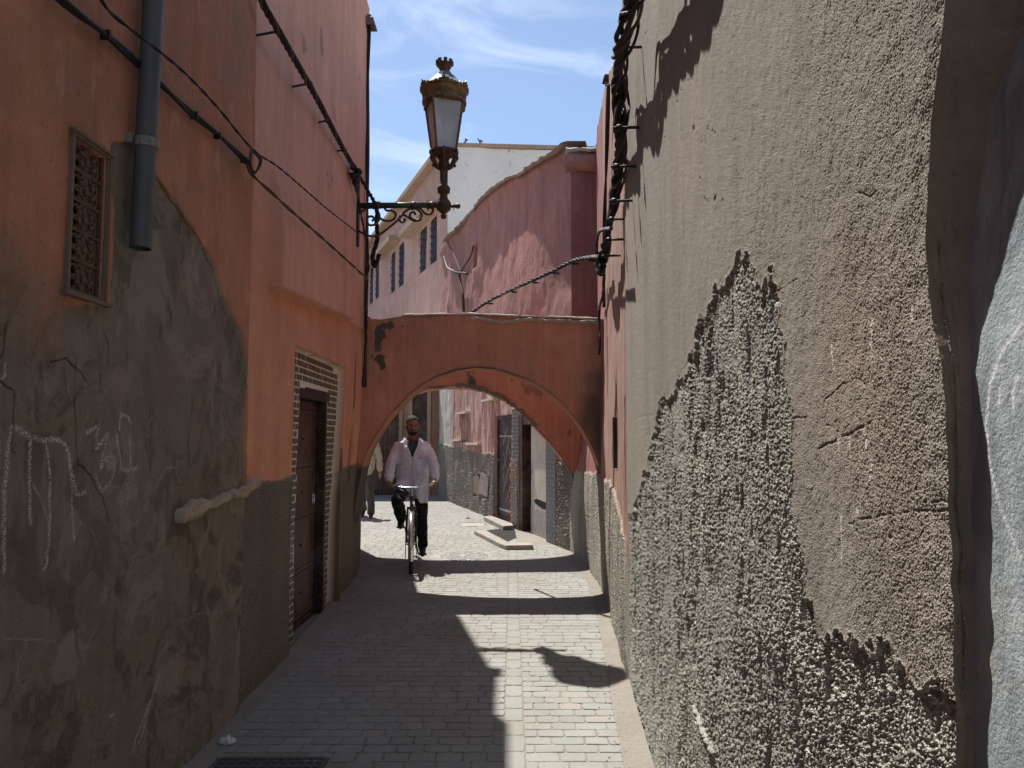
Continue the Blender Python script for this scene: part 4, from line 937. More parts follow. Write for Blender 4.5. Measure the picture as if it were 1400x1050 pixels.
# ================================================================== RED HOUSE (right, beyond arches)
def wf(u, v): return wl(u, v, FA, FB)
zR = [(wf(*p)) for p in ((779, 200), (770, 206), (745, 222), (722, 237), (700, 244), (680, 260), (660, 280), (640, 303), (625, 318), (613, 330))]
zR = sorted(zR)
def red_house():
    t = thing('rose_house', 'dark rose house past the arches with wavy parapet and two street doors', 'house', (0.3, 13.5, 0))
    YN, YF = 10.72, 20.6
    Ys = np.concatenate([np.linspace(YN, 14, 330), np.linspace(14.02, YF, 330)]); Zs = np.linspace(0, 1, 560)
    door = (wf(700, 700)[0], wf(676, 700)[0]); dz = wf(688, 568)[1]
    d2 = (wf(750, 640)[0], wf(710, 640)[0]); d2z = 1.95
    RH.update(door=door, dz=dz, d2=d2)
    w1 = (wf(639, 580)[0], wf(631, 580)[0], wf(635, 604)[1], wf(635, 565)[1])
    RH['w1'] = w1
    uw = (wf(655, 350)[0], wf(649, 350)[0], wf(652, 366)[1], wf(652, 336)[1]); RH['uw'] = uw
    def inr(Y, Z, r): return ((Y > r[0]) & (Y < r[1]) & (Z > r[2]) & (Z < r[3])).astype(float)
    dadoz = lambda Y: lerp_tab(Y, [(10.7, 1.2), (13.5, 1.22), (17, 1.28), (20.6, 1.45)])
    def dado(Y, Z): return blur((Z < dadoz(Y) + .05 * fb(Y * 3, Z * 3, 2, 3)).astype(float), 1)
    def disp(Y, Z):
        up = sst(Z, 3.0, 3.8)
        d = .10 * fb(Y * .55, Z * .5, 301, 3) * up + .03 * fb(Y * 1.4, Z * .7, 302, 3) + .012 * fb(Y * 5, Z * 4, 303, 3)
        d += .02 * dado(Y, Z) + .03 * (.5 - worley(Y * 22, Z * 26, 9)) * dado(Y, Z)
        d += .05 * sst(Z - lerp_tab(Y, zR), -.25, -.05)
        d -= .16 * inr(Y, Z, (door[0], door[1], -1, dz)) + .20 * inr(Y, Z, (d2[0], d2[1], -1, d2z)) + .18 * inr(Y, Z, w1) + .2 * blur(inr(Y, Z, uw), 2)
        nm = inr(Y, Z, (wf(670, 690)[0], wf(648, 690)[0], wf(660, 682)[1], wf(660, 650)[1])); d -= .05 * nm
        return d
    def at(Y, Z):
        wh = (1 - sst(Y + .5 * fb(Y * 2, Z * 1.5, 7, 3), 18.6, 19.4)); wh = (1 - wh) * (Z < 2.9) * (1 - dado(Y, Z) * .6)
        band = ((np.abs(Y - door[0] + .07) < .09) & (Z > .0) & (Z < 2.9)).astype(float)
        return {'dado': dado(Y, Z), 'low': 1 - sst(Z, 2.9, 3.3), 'white': wh, 'band': band}
    Y, T = np.meshgrid(Ys, Zs, indexing='ij'); Z = -.3 + T * (lerp_tab(Y, zR) + .3); d = disp(Y, Z)
    nl = math.hypot(1, FB); X = FA + FB * Y - d / nl; Yd = Y - d * (-FB) / nl * -1 * -1
    X = FA + FB * Y - d / nl; Yd = Y + d * FB / nl
    link('wall', grid_mesh('wall', X, Yd, Z, at(Y, Z), flip=True), M['redhouse'], t)
    # camera-side gable (in shade) and roof
    xg0 = FA + FB * YN
    Xs = np.linspace(xg0 - .02, 1.75, 60); Zs2 = np.linspace(2.2, 5.62, 120); Xg, Zg = np.meshgrid(Xs, Zs2, indexing='ij')
    link('gable', grid_mesh('gable', Xg, YN - .03 + .03 * fb(Xg * 2, Zg * 2, 12) + .03 * (Zg - 3) * 0, Zg, {'dado': Xg * 0, 'low': Xg * 0, 'white': Xg * 0, 'band': Xg * 0}), M['redhouse'], t)
    b = MB()
    for a, c in zip(np.linspace(YN, YF, 14)[:-1], np.linspace(YN, YF, 14)[1:]):
        za, zc = float(lerp_tab(a, zR)) - .25, float(lerp_tab(c, zR)) - .25
        b.add([(FA + FB * a + .1, a, za), (4.5, a, za), (4.5, c, zc), (FA + FB * c + .1, c, zc)], [(0, 1, 2, 3)])
    b.build('roof', M['roof'], t)  # unseen pale roof, added to bounce sunlight onto the whitewashed gable
    # rough coping
    n = 220; Yc = np.linspace(YN - .05, YF - 1.0, n); zc = lerp_tab(Yc, zR); off = [(.13, -.03), (.16, .01), (.08, .03), (-.18, .03), (-.2, -.05)]
    jag = fb(Yc * 5, Yc * 0, 15, 4)
    XX = np.stack([FA + FB * Yc - o_[0] - .03 * jag * (i < 3) for i, o_ in enumerate(off)], 1); ZZ = np.stack([zc + o_[1] + .035 * jag for o_ in off], 1); YY = np.repeat(Yc[:, None], 5, 1)
    link('coping', grid_mesh('coping', XX, YY, ZZ, smooth=False, flip=True), M['oldcoping'], t)
    n_ = 40; xg = np.linspace(FA + FB * YN - .10, 1.68, n_); sec = [(-.04, 5.33), (-.13, 5.36), (-.16, 5.46), (-.14, 5.60), (.1, 5.62)]
    XX = np.repeat(xg[:, None], 5, 1); YY = np.stack([YN + a_ + .05 * fb(xg * 3, xg * 0 + k_, 91, 3) for k_, (a_, _) in enumerate(sec)], 1); ZZ = np.stack([z_ + .05 * fb(xg * 4, xg * 0 + k_, 92, 3) for k_, (_, z_) in enumerate(sec)], 1)
    link('parapet', grid_mesh('parapet', XX, YY, ZZ), M['pinkplain'], t)
    sec = [(-.17, 5.585), (-.19, 5.61), (-.17, 5.655), (.3, 5.66)]; YY = np.stack([YN + a_ + .04 * fb(xg * 7, xg * 0 + k_, 93, 3) for k_, (a_, _) in enumerate(sec)], 1); ZZ = np.stack([z_ + .035 * fb(xg * 8, xg * 0 + (k_ > 1), 94, 3) for k_, (_, z_) in enumerate(sec)], 1)
    link('parapet_cap', grid_mesh('parapet_cap', XX[:, :4], YY, ZZ), M['coping'], t)
    # metal street door with applied lozenge bars
    def onf(Y, off=0.0): return Vector((FA + FB * Y - off / nl, Y + off * FB / nl, 0))
    a, c = onf(door[0], -.11), onf(door[1], -.11); ux = (c - a).normalized(); wdt = (c - a).length; nrm = Vector((-1, FB, 0)).normalized()
    R = Matrix.Translation(a) @ Matrix(((ux.x, nrm.x, 0, 0), (ux.y, nrm.y, 0, 0), (0, 0, 1, 0), (0, 0, 0, 1)))
    z0 = .10
    f = MB(); f.box((0, 0, z0), (.06, .06, dz), R); f.box((wdt - .06, 0, z0), (wdt, .06, dz), R); f.box((.061, 0, dz - .07), (wdt - .061, .058, dz), R); f.build('door_frame', M['doorframe'], t)
    dl = MB().box((.062, -.0, z0 + .02), (wdt - .062, .03, dz - .072), R).build('door', M['greydoor'], t)
    k = MB(); mx_ = wdt / 2
    for zc in (.62, 1.05, 1.52):
        for s1, s2 in ((1, 1), (1, -1)):
            for o_ in (-.09, .09):
                p0 = R @ Vector((mx_ + o_ - .16, .036, zc + s2 * .16 + o_)); p1 = R @ Vector((mx_ + o_ + .16, .036, zc - s2 * .16 + o_)); k.tube([p0, p1], .0065, 5)
    k.box((.10, .031, z0 + .10), (wdt - .10, .038, z0 + .14), R); k.box((.10, .031, dz - .40), (wdt - .10, .038, dz - .37), R)
    k.build('lozenge_bar', M['chrome2'], dl)
    h = MB().tube([R @ Vector((wdt - .12, .03, 1.15)), R @ Vector((wdt - .12, .09, 1.15)), R @ Vector((wdt - .2, .09, 1.15))], .012, 6); h.build('door_handle', M['chrome'], dl)
    # second doorway: tiled jambs, dark frame, half-open beige leaf
    a, c = onf(d2[0], -.05), onf(d2[1], -.05); ux = (c - a).normalized(); wdt = (c - a).length
    R = Matrix.Translation(a) @ Matrix(((ux.x, nrm.x, 0, 0), (ux.y, nrm.y, 0, 0), (0, 0, 1, 0), (0, 0, 0, 1)))
    f = MB(); f.box((0, -.10, -.15), (.13, .05, d2z), R); f.box((wdt - .2, -.10, -.25), (wdt - .0, .06, d2z), R); f.box((.131, -.1, d2z - .16), (wdt - .201, .05, d2z), R); f.build('door_frame', M['doorframe'], t)
    MB().box((.14, -.135, -.2), (wdt - .21, -.125, d2z - .1), R).build('doorway_dark', M['dark'], t)
    lf = MB().box((.135, -.06, -.0), (wdt - .46, -.02, d2z - .17), R).build('door', M['beigedoor'], t)
    dk = MB(); dk.add([R @ Vector(v) for v in [(.14, -.0185, .46), (.50, -.0185, .44), (.90, -.0185, .50), (.98, -.0185, .55), (.80, -.0185, .58), (.4, -.0185, .56), (.14, -.0185, .55)]], [(0, 1, 2, 3, 4, 5, 6)]); dk.build('letter_gap', M['dark'], lf)
    kk = MB().tube([R @ Vector((wdt - .50, -.015, 1.0)), R @ Vector((wdt - .50, .03, 1.0)), R @ Vector((wdt - .50, .03, 1.12))], .014, 6); kk.build('door_knob', M['iron'], lf)
    wt = MB().box((.136, -.0185, .0), (wdt - .465, -.012, .42), R); wt.build('kick_plate', M['wtile'], lf)
    # tiled jambs: individual tiles
    tm = MB().box((-.055, -.004, -.030), (.055, .006, .030)).mesh('tile'); tm.materials.append(M['bluetile'])
    tm2 = MB().box((-.027, -.004, -.030), (.027, .006, .030)).mesh('tile'); tm2.materials.append(M['bluetile'])
    def column(Y0, Y1, off, zlo, zhi):
        a, c = onf(Y0, off), onf(Y1, off); u = (c - a).normalized(); L = (c - a).length; ang = math.atan2(u.y, u.x); z = zlo; r_ = 0
        cr = MB(); RR = Matrix.Translation(a) @ Matrix(((u.x, nrm.x, 0, 0), (u.y, nrm.y, 0, 0), (0, 0, 1, 0), (0, 0, 0, 1)))
        cr.box((0, -.06, zlo - .03), (L, .0, zhi), RR); cr.build('jamb', M['coping'], t)
        while z < zhi - .03:
            xq = 0 if r_ % 2 == 0 else -.06
            while xq < L - .02:
                x0_, x1_ = max(xq, 0), min(xq + .12, L)
                if x1_ - x0_ > .045:
                    full = x1_ - x0_ > .1; o = link('tile', tm if full else tm2, None, t); p = RR @ Vector(((x0_ + x1_) / 2, .001, z)); o.location = p; o.rotation_euler.z = math.atan2(-nrm.x * -1, nrm.y) if False else ang
                xq += .12
            z += .068; r_ += 1
    column(wf(762, 640)[0], d2[0] - .0, .03, .0, 2.1)
    column(d2[1], wf(701, 640)[0] - .02, .02, -.2, 2.1)
    # small window openings
    for nm, w_ in (('window_pane', w1), ('niche_shadow', uw)):
        p0, p1 = onf(w_[0], -.15), onf(w_[1], -.15); b = MB().add([(p0.x, p0.y, w_[2]), (p1.x, p1.y, w_[2]), (p1.x, p1.y, w_[3]), (p0.x, p0.y, w_[3])], [(0, 1, 2, 3)])
        if nm == 'window_pane': b.build('window_pane', M['darkglass'], t)
    def slab(u0, u1, v, off, th_, nm, mat):
        y0_, z_ = wf(u1, v); y1_, _ = wf(u0, v); p0, p1 = onf(y0_, -.02), onf(y1_, -.02); q0, q1 = onf(y0_, off), onf(y1_, off)
        MB().prism([(p0.x, p0.y), (q0.x, q0.y), (q1.x, q1.y), (p1.x, p1.y)], z_ - th_ / 2, z_ + th_ / 2).build(nm, M[mat], t)
    slab(628, 642, 563.5, .10, .04, 'window_hood', 'coping'); slab(666, 682, 545, .12, .04, 'door_hood', 'coping')
    slab(620, 632, 602, .07, .035, 'ledge', 'coping'); slab(640, 657, 607, .07, .05, 'ledge', 'coping')
    # sheet-metal flap and stone leaning in the low niche
    p = onf(wf(668, 690)[0], .0); q = onf(wf(660, 690)[0], .0); b = MB().add([(p.x - .03, p.y, .40), (q.x - .10, q.y, .44), (q.x - .05, q.y, .86), (p.x - .0, p.y, .80), (p.x - .01, p.y + .01, .40), (q.x - .08, q.y + .01, .44), (q.x - .03, q.y + .01, .86), (p.x + .02, p.y + .01, .80)], [(0, 1, 2, 3), (4, 7, 6, 5), (0, 4, 5, 1), (1, 5, 6, 2), (2, 6, 7, 3), (3, 7, 4, 0)])
    b.build('niche_flap', M['reveal2'], t)
    p = onf(wf(657, 690)[0], .03); q = onf(wf(649, 690)[0], .03); b = MB().add([(p.x, p.y, .38), (q.x, q.y, .40), (q.x, q.y, .74), ((p.x + q.x) / 2, (p.y + q.y) / 2, .82), (p.x, p.y, .76)], [(0, 1, 2, 3, 4)]); b.build('niche_panel', M['reveal'], t)
RH = {}; M['pinkplain'] = plaster('rose_plaster', (0.46, 0.26, 0.225), 0.012, 40, 0.5, 3); M['reveal2'] = plaster('dusty_brown_board', (0.30, 0.24, 0.22), 0.004, 60, 0.3); M['oldcoping'] = plaster('weathered_brown_coping', (0.30, 0.21, 0.17), 0.02, 30, 0.3)
M['chrome2'] = simple('worn_pale_bar_paint', (0.34, 0.33, 0.31), 0.45, 0.2, 0.2, 30)
red_house()

# kerbs round the sunken doorstep
def poly_px(P, z): return [gz(u, v, z) for u, v in P]
def kerb(P, z, label, name='doorstep_kerb'):
    q = poly_px(P, z); b = MB().prism(q, -.01, z); o = b.build(name, M['kerbstone']); cx = sum(a for a, _ in q) / len(q); cy = sum(b_ for _, b_ in q) / len(q)
    o.data.transform(Matrix.Translation((-cx, -cy, 0))); o.location = (cx, cy, 0)
    m = o.modifiers.new('bevel', 'BEVEL'); m.width = .012; m.segments = 2
    return tag(o, label, 'kerb')
kerb([(648, 725), (664, 724.5), (692, 741), (728, 741.5), (729, 745), (692, 745.5), (684, 743)], .065, 'pale L-shaped concrete kerb wrapping the sunken doorstep')
kerb([(661, 706), (672, 705), (700, 715), (702, 718), (688, 719), (682, 716)], .08, 'low concrete step in front of the grey metal door')
pit = MB().prism(poly_px([(665, 725), (703, 720.5), (706, 735), (694, 740)], .004), .0, .0045); o = pit.build('doorstep_shade', M['dark']); tag(o, 'flat dark sheet painting the shade of the sunken doorstep inside the L-shaped kerb', 'doorstep')  # near-black sheet flat on the paving, painted shade of the sunken step

# ================================================================== FAR HOUSES
# end house behind the people (fronts the lane)
EY = 21.4
def ex(u): return gy(u, 600, EY)[0]
def end_house():
    t = thing('end_house', 'shaded house closing the lane behind the cyclist, with a metal gate and a slatted door', 'house', (-4, EY, 0))
    zt_ = 4.35
    w = MB(); op = [(509, 546, 2.35), (563.5, 584, 3.2)]
    xs_ = [-9.0] + [ex(v) for o_ in op for v in o_[:2]] + [ex(604)]
    w.box((xs_[0], EY, 0), (xs_[1], EY + .3, zt_)); w.box((xs_[1], EY, op[0][2]), (xs_[2], EY + .3, zt_)); w.box((xs_[2], EY, 0), (xs_[3], EY + .3, zt_)); w.box((xs_[3], EY, op[1][2]), (xs_[4], EY + .3, zt_)); w.box((xs_[4], EY, 0), (xs_[5], EY + .3, zt_))
    w.build('wall', M['ochre_dull'], t)
    MB().box((ex(590), EY - .05, 0), (ex(603), EY - .002, 3.6)).build('wall_panel', M['brownpanel'], t)
    for u in (548, 561, 586.5): MB().box((ex(u) - .05, EY - .07, 0), (ex(u) + .05, EY - .001, 3.6)).build('pilaster', M['ochre_dull'], t)
    g = MB().box((xs_[1], EY + .10, 0), (xs_[2], EY + .14, op[0][2])).build('gate', M['door'], t)
    k = MB(); 
    for i in range(11):
        z = .1 + i * .215; k.box((xs_[1], EY + .07, z), (xs_[2], EY + .098, z + .05))
    for i in range(7):
        x = xs_[1] + .02 + i * (xs_[2] - xs_[1] - .06) / 6; k.box((x, EY + .06, 0), (x + .04, EY + .069, op[0][2]))
    k.build('gate_bar', M['doorframe'], g)
    d = MB().box((xs_[3], EY + .10, 0), (xs_[4], EY + .14, op[1][2])).build('door', M['greydoor'], t)
    k = MB()
    for i in range(22): z = .1 + i * .14; k.box((xs_[3] + .03, EY + .075, z), (xs_[4] - .03, EY + .098, z + .06))
    k.build('door_slat', M['doorframe'], d)
    MB().box((-9, EY - .01, zt_), (ex(604) + .05, EY + 4.2, zt_ + .12)).build('roof', M['roof'], t)
    MB().box((-9, EY + .31, 0), (ex(604) - .02, EY + 4, zt_ - .001)).build('house_core', M['ochre_dull'], t)
M['ochre_dull'] = plaster('dull_ochre_plaster', (0.36, 0.25, 0.17), 0.005, 40, 0.3)
M['brownpanel'] = plaster('brown_orange_panel', (0.25, 0.14, 0.095), 0.003, 30, 0.3)
end_house()

WY0 = 21.9; WX0 = gy(612, 300, WY0)[0]; WB = -0.38; WA = WX0 - WB * WY0
def ww(u, v): return wl(u, v, WA, WB)
def far_house():
    t = thing('windowed_house', 'dusty pink two-storey house with hooded windows and a whitewashed gable', 'house', (WX0 - 3, WY0 + 6, 0))
    eave = ww(612, 205)[1]; Yend = ww(499, 360)[0]
    Ys = np.linspace(WY0, Yend, 500); Zs = np.linspace(3.0, eave, 260)
    wins = []
    for quad in (((504.5, 510.5), (512, 518.5), 362, 411), ((533, 540.5), (543.5, 551.5), 339, 395), ((572, 582.5), (586, 596.5), 305, 366)):
        (a0, a1), (b0, b1), vt, vb = quad; um = (a0 + b1) / 2; z1 = ww(um, vt)[1]; z0 = ww(um, vb)[1]
        wins.append((ww(a1, 380)[0], ww(a0, 380)[0], z0, z1)); wins.append((ww(b1, 380)[0], ww(b0, 380)[0], z0, z1))
    def disp(Y, Z):
        d = .05 * fb(Y * .4, Z * .5, 401, 3) + .01 * fb(Y * 2, Z * 2, 402, 3)
        for w in wins: d = d - .22 * ((Y > w[0]) & (Y < w[1]) & (Z > w[2]) & (Z < w[3]))
        return d
    grid_wall('wall', M['far_pink'], t, Ys, Zs, lambda Y, Z: WA + WB * Y, -1, disp)
    nl = math.hypot(1, WB)
    def onw(Y, off): return Vector((WA + WB * Y - off / nl, Y + off * WB / nl, 0))
    for w in wins:
        f = MB(); p = [onw(w[0], -.10), onw(w[1], -.10)]; u = (p[1] - p[0]).normalized(); L = (p[1] - p[0]).length; nr = Vector((-1, WB, 0)).normalized()
        R = Matrix.Translation(p[0]) @ Matrix(((u.x, nr.x, 0, 0), (u.y, nr.y, 0, 0), (0, 0, 1, 0), (0, 0, 0, 1)))
        f.box((0, 0, w[2]), (.05, .04, w[3]), R); f.box((L - .05, 0, w[2]), (L, .04, w[3]), R); f.box((.051, 0, w[2]), (L - .051, .04, w[2] + .05), R); f.box((.051, 0, w[3] - .05), (L - .051, .04, w[3]), R)
        fr = f.build('window', M['doorframe'], t)
        MB().box((.05, -.04, w[2] + .05), (L - .05, -.03, w[3] - .05), R).build('pane', M['darkglass'], fr)
        g = MB(); 
        for i in range(1, 5): g.box((L * i / 5 - .012, .05, w[2]), (L * i / 5 + .012, .07, w[3]), R)
        for i in range(1, 6):
            z = w[2] + (w[3] - w[2]) * i / 6; g.tube([R @ Vector((.02 + (L - .04) * q / 12, .06, z + .06 * math.sin(q * 1.6))) for q in range(13)], .016, 5)
        g.build('grille', M['rustblue'], fr)
    for (u0, v0, u1, v1) in ((499, 370, 517, 354), (523, 347, 547, 330), (561, 314, 601, 289)):
        ya = ww(u0, v0)[0]; yb = ww(u1, v1)[0]; z = (ww((u0 + u1) / 2, (v0 + v1) / 2 + 4)[1])
        ya = min(ya, Yend - .1)
        a, b_, c, d_ = onw(yb, -.02), onw(yb, .42), onw(ya, .42), onw(ya, -.02)
        MB().prism([(a.x, a.y), (b_.x, b_.y), (c.x, c.y), (d_.x, d_.y)], z, z + .20).build('window_hood', M['hood'], t)
    a, b_, c, d_ = onw(WY0 - .1, -.2), onw(WY0 - .1, .28), onw(Yend + .3, .28), onw(Yend + .3, -.2)
    MB().prism([(a.x, a.y), (b_.x, b_.y), (c.x, c.y), (d_.x, d_.y)], eave - .02, eave + .13).build('eave', M['hood'], t)
    # whitewashed gable facing the lane
    Xs = np.linspace(WX0 + .0, 3.4, 240); Zs = np.linspace(3.0, 1, 2); zt_l = gy(612, 201, WY0)[1]; zt_r = gy(762, 206, WY0)[1]
    T = np.linspace(0, 1, 180); Xg, Tg = np.meshgrid(Xs, T, indexing='ij'); top = zt_l + (zt_r - zt_l) * (Xg - WX0) / 3.1; Zg = 3.0 + Tg * (top - 3.0)
    link('gable', grid_mesh('gable', Xg, WY0 - .02 + .06 * fb(Xg * .8, Zg * .8, 5, 3) + .02 * fb(Xg * 5, Zg * 5, 6, 3), Zg), M['cream'], t)
    b = MB(); b.add([(WX0 - .08, WY0 - .10, zt_l), (3.4, WY0 - .10, zt_r - .03), (3.4, WY0 + .3, zt_r - .03), (WX0 - .08, WY0 + .3, zt_l), (WX0 - .08, WY0 - .10, zt_l + .10), (3.4, WY0 - .10, zt_r + .07), (3.4, WY0 + .3, zt_r + .07), (WX0 - .08, WY0 + .3, zt_l + .10)], [(0, 1, 5, 4), (4, 5, 6, 7), (0, 4, 7, 3), (1, 2, 6, 5), (0, 3, 2, 1)])
    b.build('gable_coping', M['hood'], t)
    p = onw(Yend, 0); p0 = onw(WY0 + .1, -.3)
    MB().prism([(p0.x, p0.y + .1), (3.4, WY0 + .2), (3.4, Yend), (p.x + .3, Yend)], 2.9, eave - .03).build('house_core', M['far_pink'], t)
    # little weeds on the roof edge
    wd = MB(); r = random.Random(5)
    for ux_ in (635, 657):
        x, z = gy(ux_, 202, WY0)
        for k in range(5):
            q = r.uniform(.06, .16); a = r.uniform(-.6, .6); wd.tube([(x, WY0, z + .08), (x + a * q * .5, WY0, z + .08 + q * .6), (x + a * q, WY0, z + .1 + q)], .008, 4)
            wd.ell((x + a * q, WY0, z + .1 + q), (.025, .025, .03), su=5, sv=4)
    o = wd.build('roof_weeds', M['weed']); tag(o, 'few dry weeds sprouting from the whitewashed gable top', 'weeds'); o['kind'] = 'stuff'
M['rustblue'] = simple('blue_painted_window_iron', (0.05, 0.055, 0.09), 0.6, 0.1, 0.4, 10)
M['hood'] = plaster('ochre_hood_plaster', (0.42, 0.31, 0.235), 0.006, 30, 0.3)
M['weed'] = simple('dry_weed', (0.09, 0.085, 0.04), 0.9, 0, 0.3, 10)
far_house()
# low red house end far left, seen in the gap behind the lamp bracket
t = thing('distant_red_house', 'sliver of a small red house at the far end left of the windowed house', 'house', (-8.5, 40, 0))
MB().box((-12, 40, 0), (-7.4, 44, 10.7)).build('wall', M['far_pink'], t); MB().box((-12.05, 39.9, 10.705), (-7.3, 44.1, 10.9)).build('eave', M['hood'], t)

# ================================================================== STREET LAMP
LX, LY = -0.695, 7.66
def lamp():
    t = thing('wall_lantern', 'ornate brown wall lantern with milky glass on a scrolled green bracket', 'street lamp', (-1.60, LY, 3.9))
    za = 3.915
    MB().box((-1.625, LY - .045, 3.50), (-1.555, LY + .045, 4.26)).build('wall_plate', M['iron'], t)
    a = MB().tube([(-1.555, LY, za), (LX - .05, LY, za + .006)], .030, 12); ar_ = a.build('arm', M['greeniron'], t, smooth=True)
    b = MB()
    for x in (-1.36, -1.00, LX - .12): b.tube([(x - .022, LY, za + .005), (x + .022, LY, za + .005)], .037, 12)
    b.build('arm_collar', M['bronze_d'], t, smooth=True)
    s = MB()
    def path(P, r=.0125, n=60):
        P = [Vector((p[0], LY, p[1])) for p in P]; out = []
        for i in range(len(P) - 1):
            p0 = P[max(i - 1, 0)]; p1 = P[i]; p2 = P[i + 1]; p3 = P[min(i + 2, len(P) - 1)]
            for k in range(6):
                q = k / 6; out.append(.5 * ((2 * p1) + (-p0 + p2) * q + (2 * p0 - 5 * p1 + 4 * p2 - p3) * q * q + (-p0 + 3 * p1 - 3 * p2 + p3) * q ** 3))
        out.append(P[-1]); s.tube(out, r, 7)
    def sc(cx, cz, r, a0, turns, sgn, lead=()):
        pts = list(lead); n = int(12 * turns)
        for k in range(n + 1):
            q = k / n; a_ = a0 + sgn * q * turns * 2 * PI; rr = r * (1 - .72 * q); pts.append((cx + rr * math.cos(a_), cz + rr * math.sin(a_)))
        path(pts)
    def px(u, v): return gy(u, v, LY)
    # long S: from plate bottom sweeping up to the arm, ending in a large curl
    path([px(491, 316), px(500, 321), px(510, 323), px(520, 320), px(532, 311), px(545, 300), px(553, 290), px(562, 285), px(570, 286), px(576, 293), px(574, 300), px(568, 301), px(561, 297), px(561, 292), px(566, 290), px(568, 294)])
    path([px(562, 286), px(574, 285), px(580, 291), px(588, 293), px(592, 288), px(590, 283), px(586, 283), px(585, 287)])
    path([px(576, 300), px(567, 302), px(558, 297), px(552, 294), px(547, 296), px(546, 301), px(550, 304), px(554, 301), px(552, 299)])
    path([px(491, 292), px(500, 286), px(508, 284), px(516, 288), px(519, 298), px(514, 306), px(506, 308), px(502, 303), px(503, 297), px(509, 296), px(511, 300), px(508, 302)])
    path([px(518, 297), px(524, 301), px(532, 302), px(539, 299), px(541, 293), px(536, 288), px(529, 288), px(526, 284), px(529, 282)])
    s.build('scroll', M['bronze_d'], t, smooth=True)
    # junction boss and post
    c = (LX, LY, 0)
    p = MB().lathe([(.010, 3.775), (.026, 3.79), (.031, 3.81), (.017, 3.83), (.038, 3.845), (.070, 3.872), (.080, 3.91), (.072, 3.952), (.046, 3.985), (.038, 4.0), (.038, 4.035), (.062, 4.05), (.068, 4.095), (.055, 4.115), (.038, 4.13), (.042, 4.30), (.055, 4.31), (.060, 4.36), (.045, 4.38)], c, 18)
    p.tube([(LX + .05, LY, 3.91), (LX + .125, LY, 3.91)], .018, 10); p.ell((LX + .145, LY, 3.91), (.027, .027, .027)); 
    for a_ in (PI / 2, -PI / 2): p.ell((LX, LY + .095 * math.sin(a_), 3.91), (.024, .024, .024))
    p.build('post', M['bronze_d'], t, smooth=True)
    zb, zt_ = 4.475, 4.985; rb, rt = .143, .226; n = 4; a0 = math.radians(-26)
    cup = MB().lathe([(.045, 4.36), (.055, 4.40), (.085, 4.435), (.125, 4.445), (.145, 4.46), (.145, 4.478), (.125, 4.484)], c, 24); cup.build('lantern_base', M['bronze_d'], t, smooth=True)
    lv = MB()
    for k in range(6):
        a_ = a0 + k * PI / 3; dx, dy = math.cos(a_), math.sin(a_)
        lv.tube([(LX + dx * .05, LY + dy * .05, 4.30), (LX + dx * .09, LY + dy * .09, 4.33), (LX + dx * .12, LY + dy * .12, 4.39), (LX + dx * .155, LY + dy * .155, 4.44), (LX + dx * .15, LY + dy * .15, 4.48)], [.012, .016, .018, .018, .012], 7)
        lv.ell((LX + dx * .125, LY + dy * .125, 4.355), (.018, .018, .018), su=8, sv=6)
    lv.build('bracket_leaf', M['bronze_d'], t, smooth=True)
    def corner(k, r, z): a_ = a0 + k * 2 * PI / n; return Vector((LX + r * math.cos(a_), LY + r * math.sin(a_), z))
    for k in range(n):
        MB().tube([corner(k, rb, zb), corner(k, rt, zt_)], .0125, 6).build('rib', M['bronze'], t)
        q = [corner(k, rb * .97, zb + .012), corner(k + 1, rb * .97, zb + .012), corner(k + 1, rt * .97, zt_ - .005), corner(k, rt * .97, zt_ - .005)]
        ce = sum(q, Vector()) / 4; q2 = [v + (Vector((LX, LY, v.z)) - v).normalized() * .005 for v in q]
        MB().add(q + q2, [(0, 1, 2, 3), (7, 6, 5, 4), (0, 4, 5, 1), (1, 5, 6, 2), (2, 6, 7, 3), (3, 7, 4, 0)]).build('pane', M['glass'], t)
    cb = MB().lathe([(.195, 4.965), (.225, 4.97), (.230, 4.99), (.212, 5.005), (.212, 5.02), (.225, 5.03), (.232, 5.09), (.240, 5.105), (.252, 5.11), (.252, 5.125), (.225, 5.13), (.19, 5.132)], c, 30)
    cb.build('crown_band', M['bronze'], t, smooth=True)
    for k in range(6): a_ = a0 + k * PI / 3; MB().ell((LX + .222 * math.cos(a_), LY + .222 * math.sin(a_), 4.975), (.026, .026, .032), su=8, sv=6).build('crown_boss', M['bronze'], t, smooth=True)
    cr = MB()
    for k in range(6):
        a_ = a0 + k * PI / 3; e = Vector((math.cos(a_), math.sin(a_), 0)); f = Vector((-math.sin(a_), math.cos(a_), 0)); o_ = Vector((LX, LY, 0)) + e * .245
        prof = [(-.10, 5.12), (-.085, 5.138), (-.06, 5.128), (-.045, 5.15), (-.02, 5.148), (0, 5.175), (.02, 5.148), (.045, 5.15), (.06, 5.128), (.085, 5.138), (.10, 5.12)]
        vs = [o_ + f * x + Vector((0, 0, z)) - e * (x * x * 1.6) + e * (z - 5.12) * .35 for x, z in prof]; vs += [v - e * .010 for v in vs]; m = len(prof)
        cr.add(vs, [tuple(range(m))[::-1], tuple(range(m, 2 * m))] + [(i, i + 1, m + i + 1, m + i) for i in range(m - 1)])
    cr.build('crown_leaf', M['bronze'], t)
    MB().lathe([(.205, 5.125), (.195, 5.16), (.165, 5.20), (.12, 5.245), (.085, 5.275), (.062, 5.305)], c, 24).build('dome', M['white'], t, smooth=True)
    dm = MB(); r = random.Random(2)
    prof = [(.170, 5.198), (.124, 5.248), (.089, 5.280), (.066, 5.312)]
    vs = []; A = [i * (PI * .95) / 12 - PI * .52 for i in range(13)]
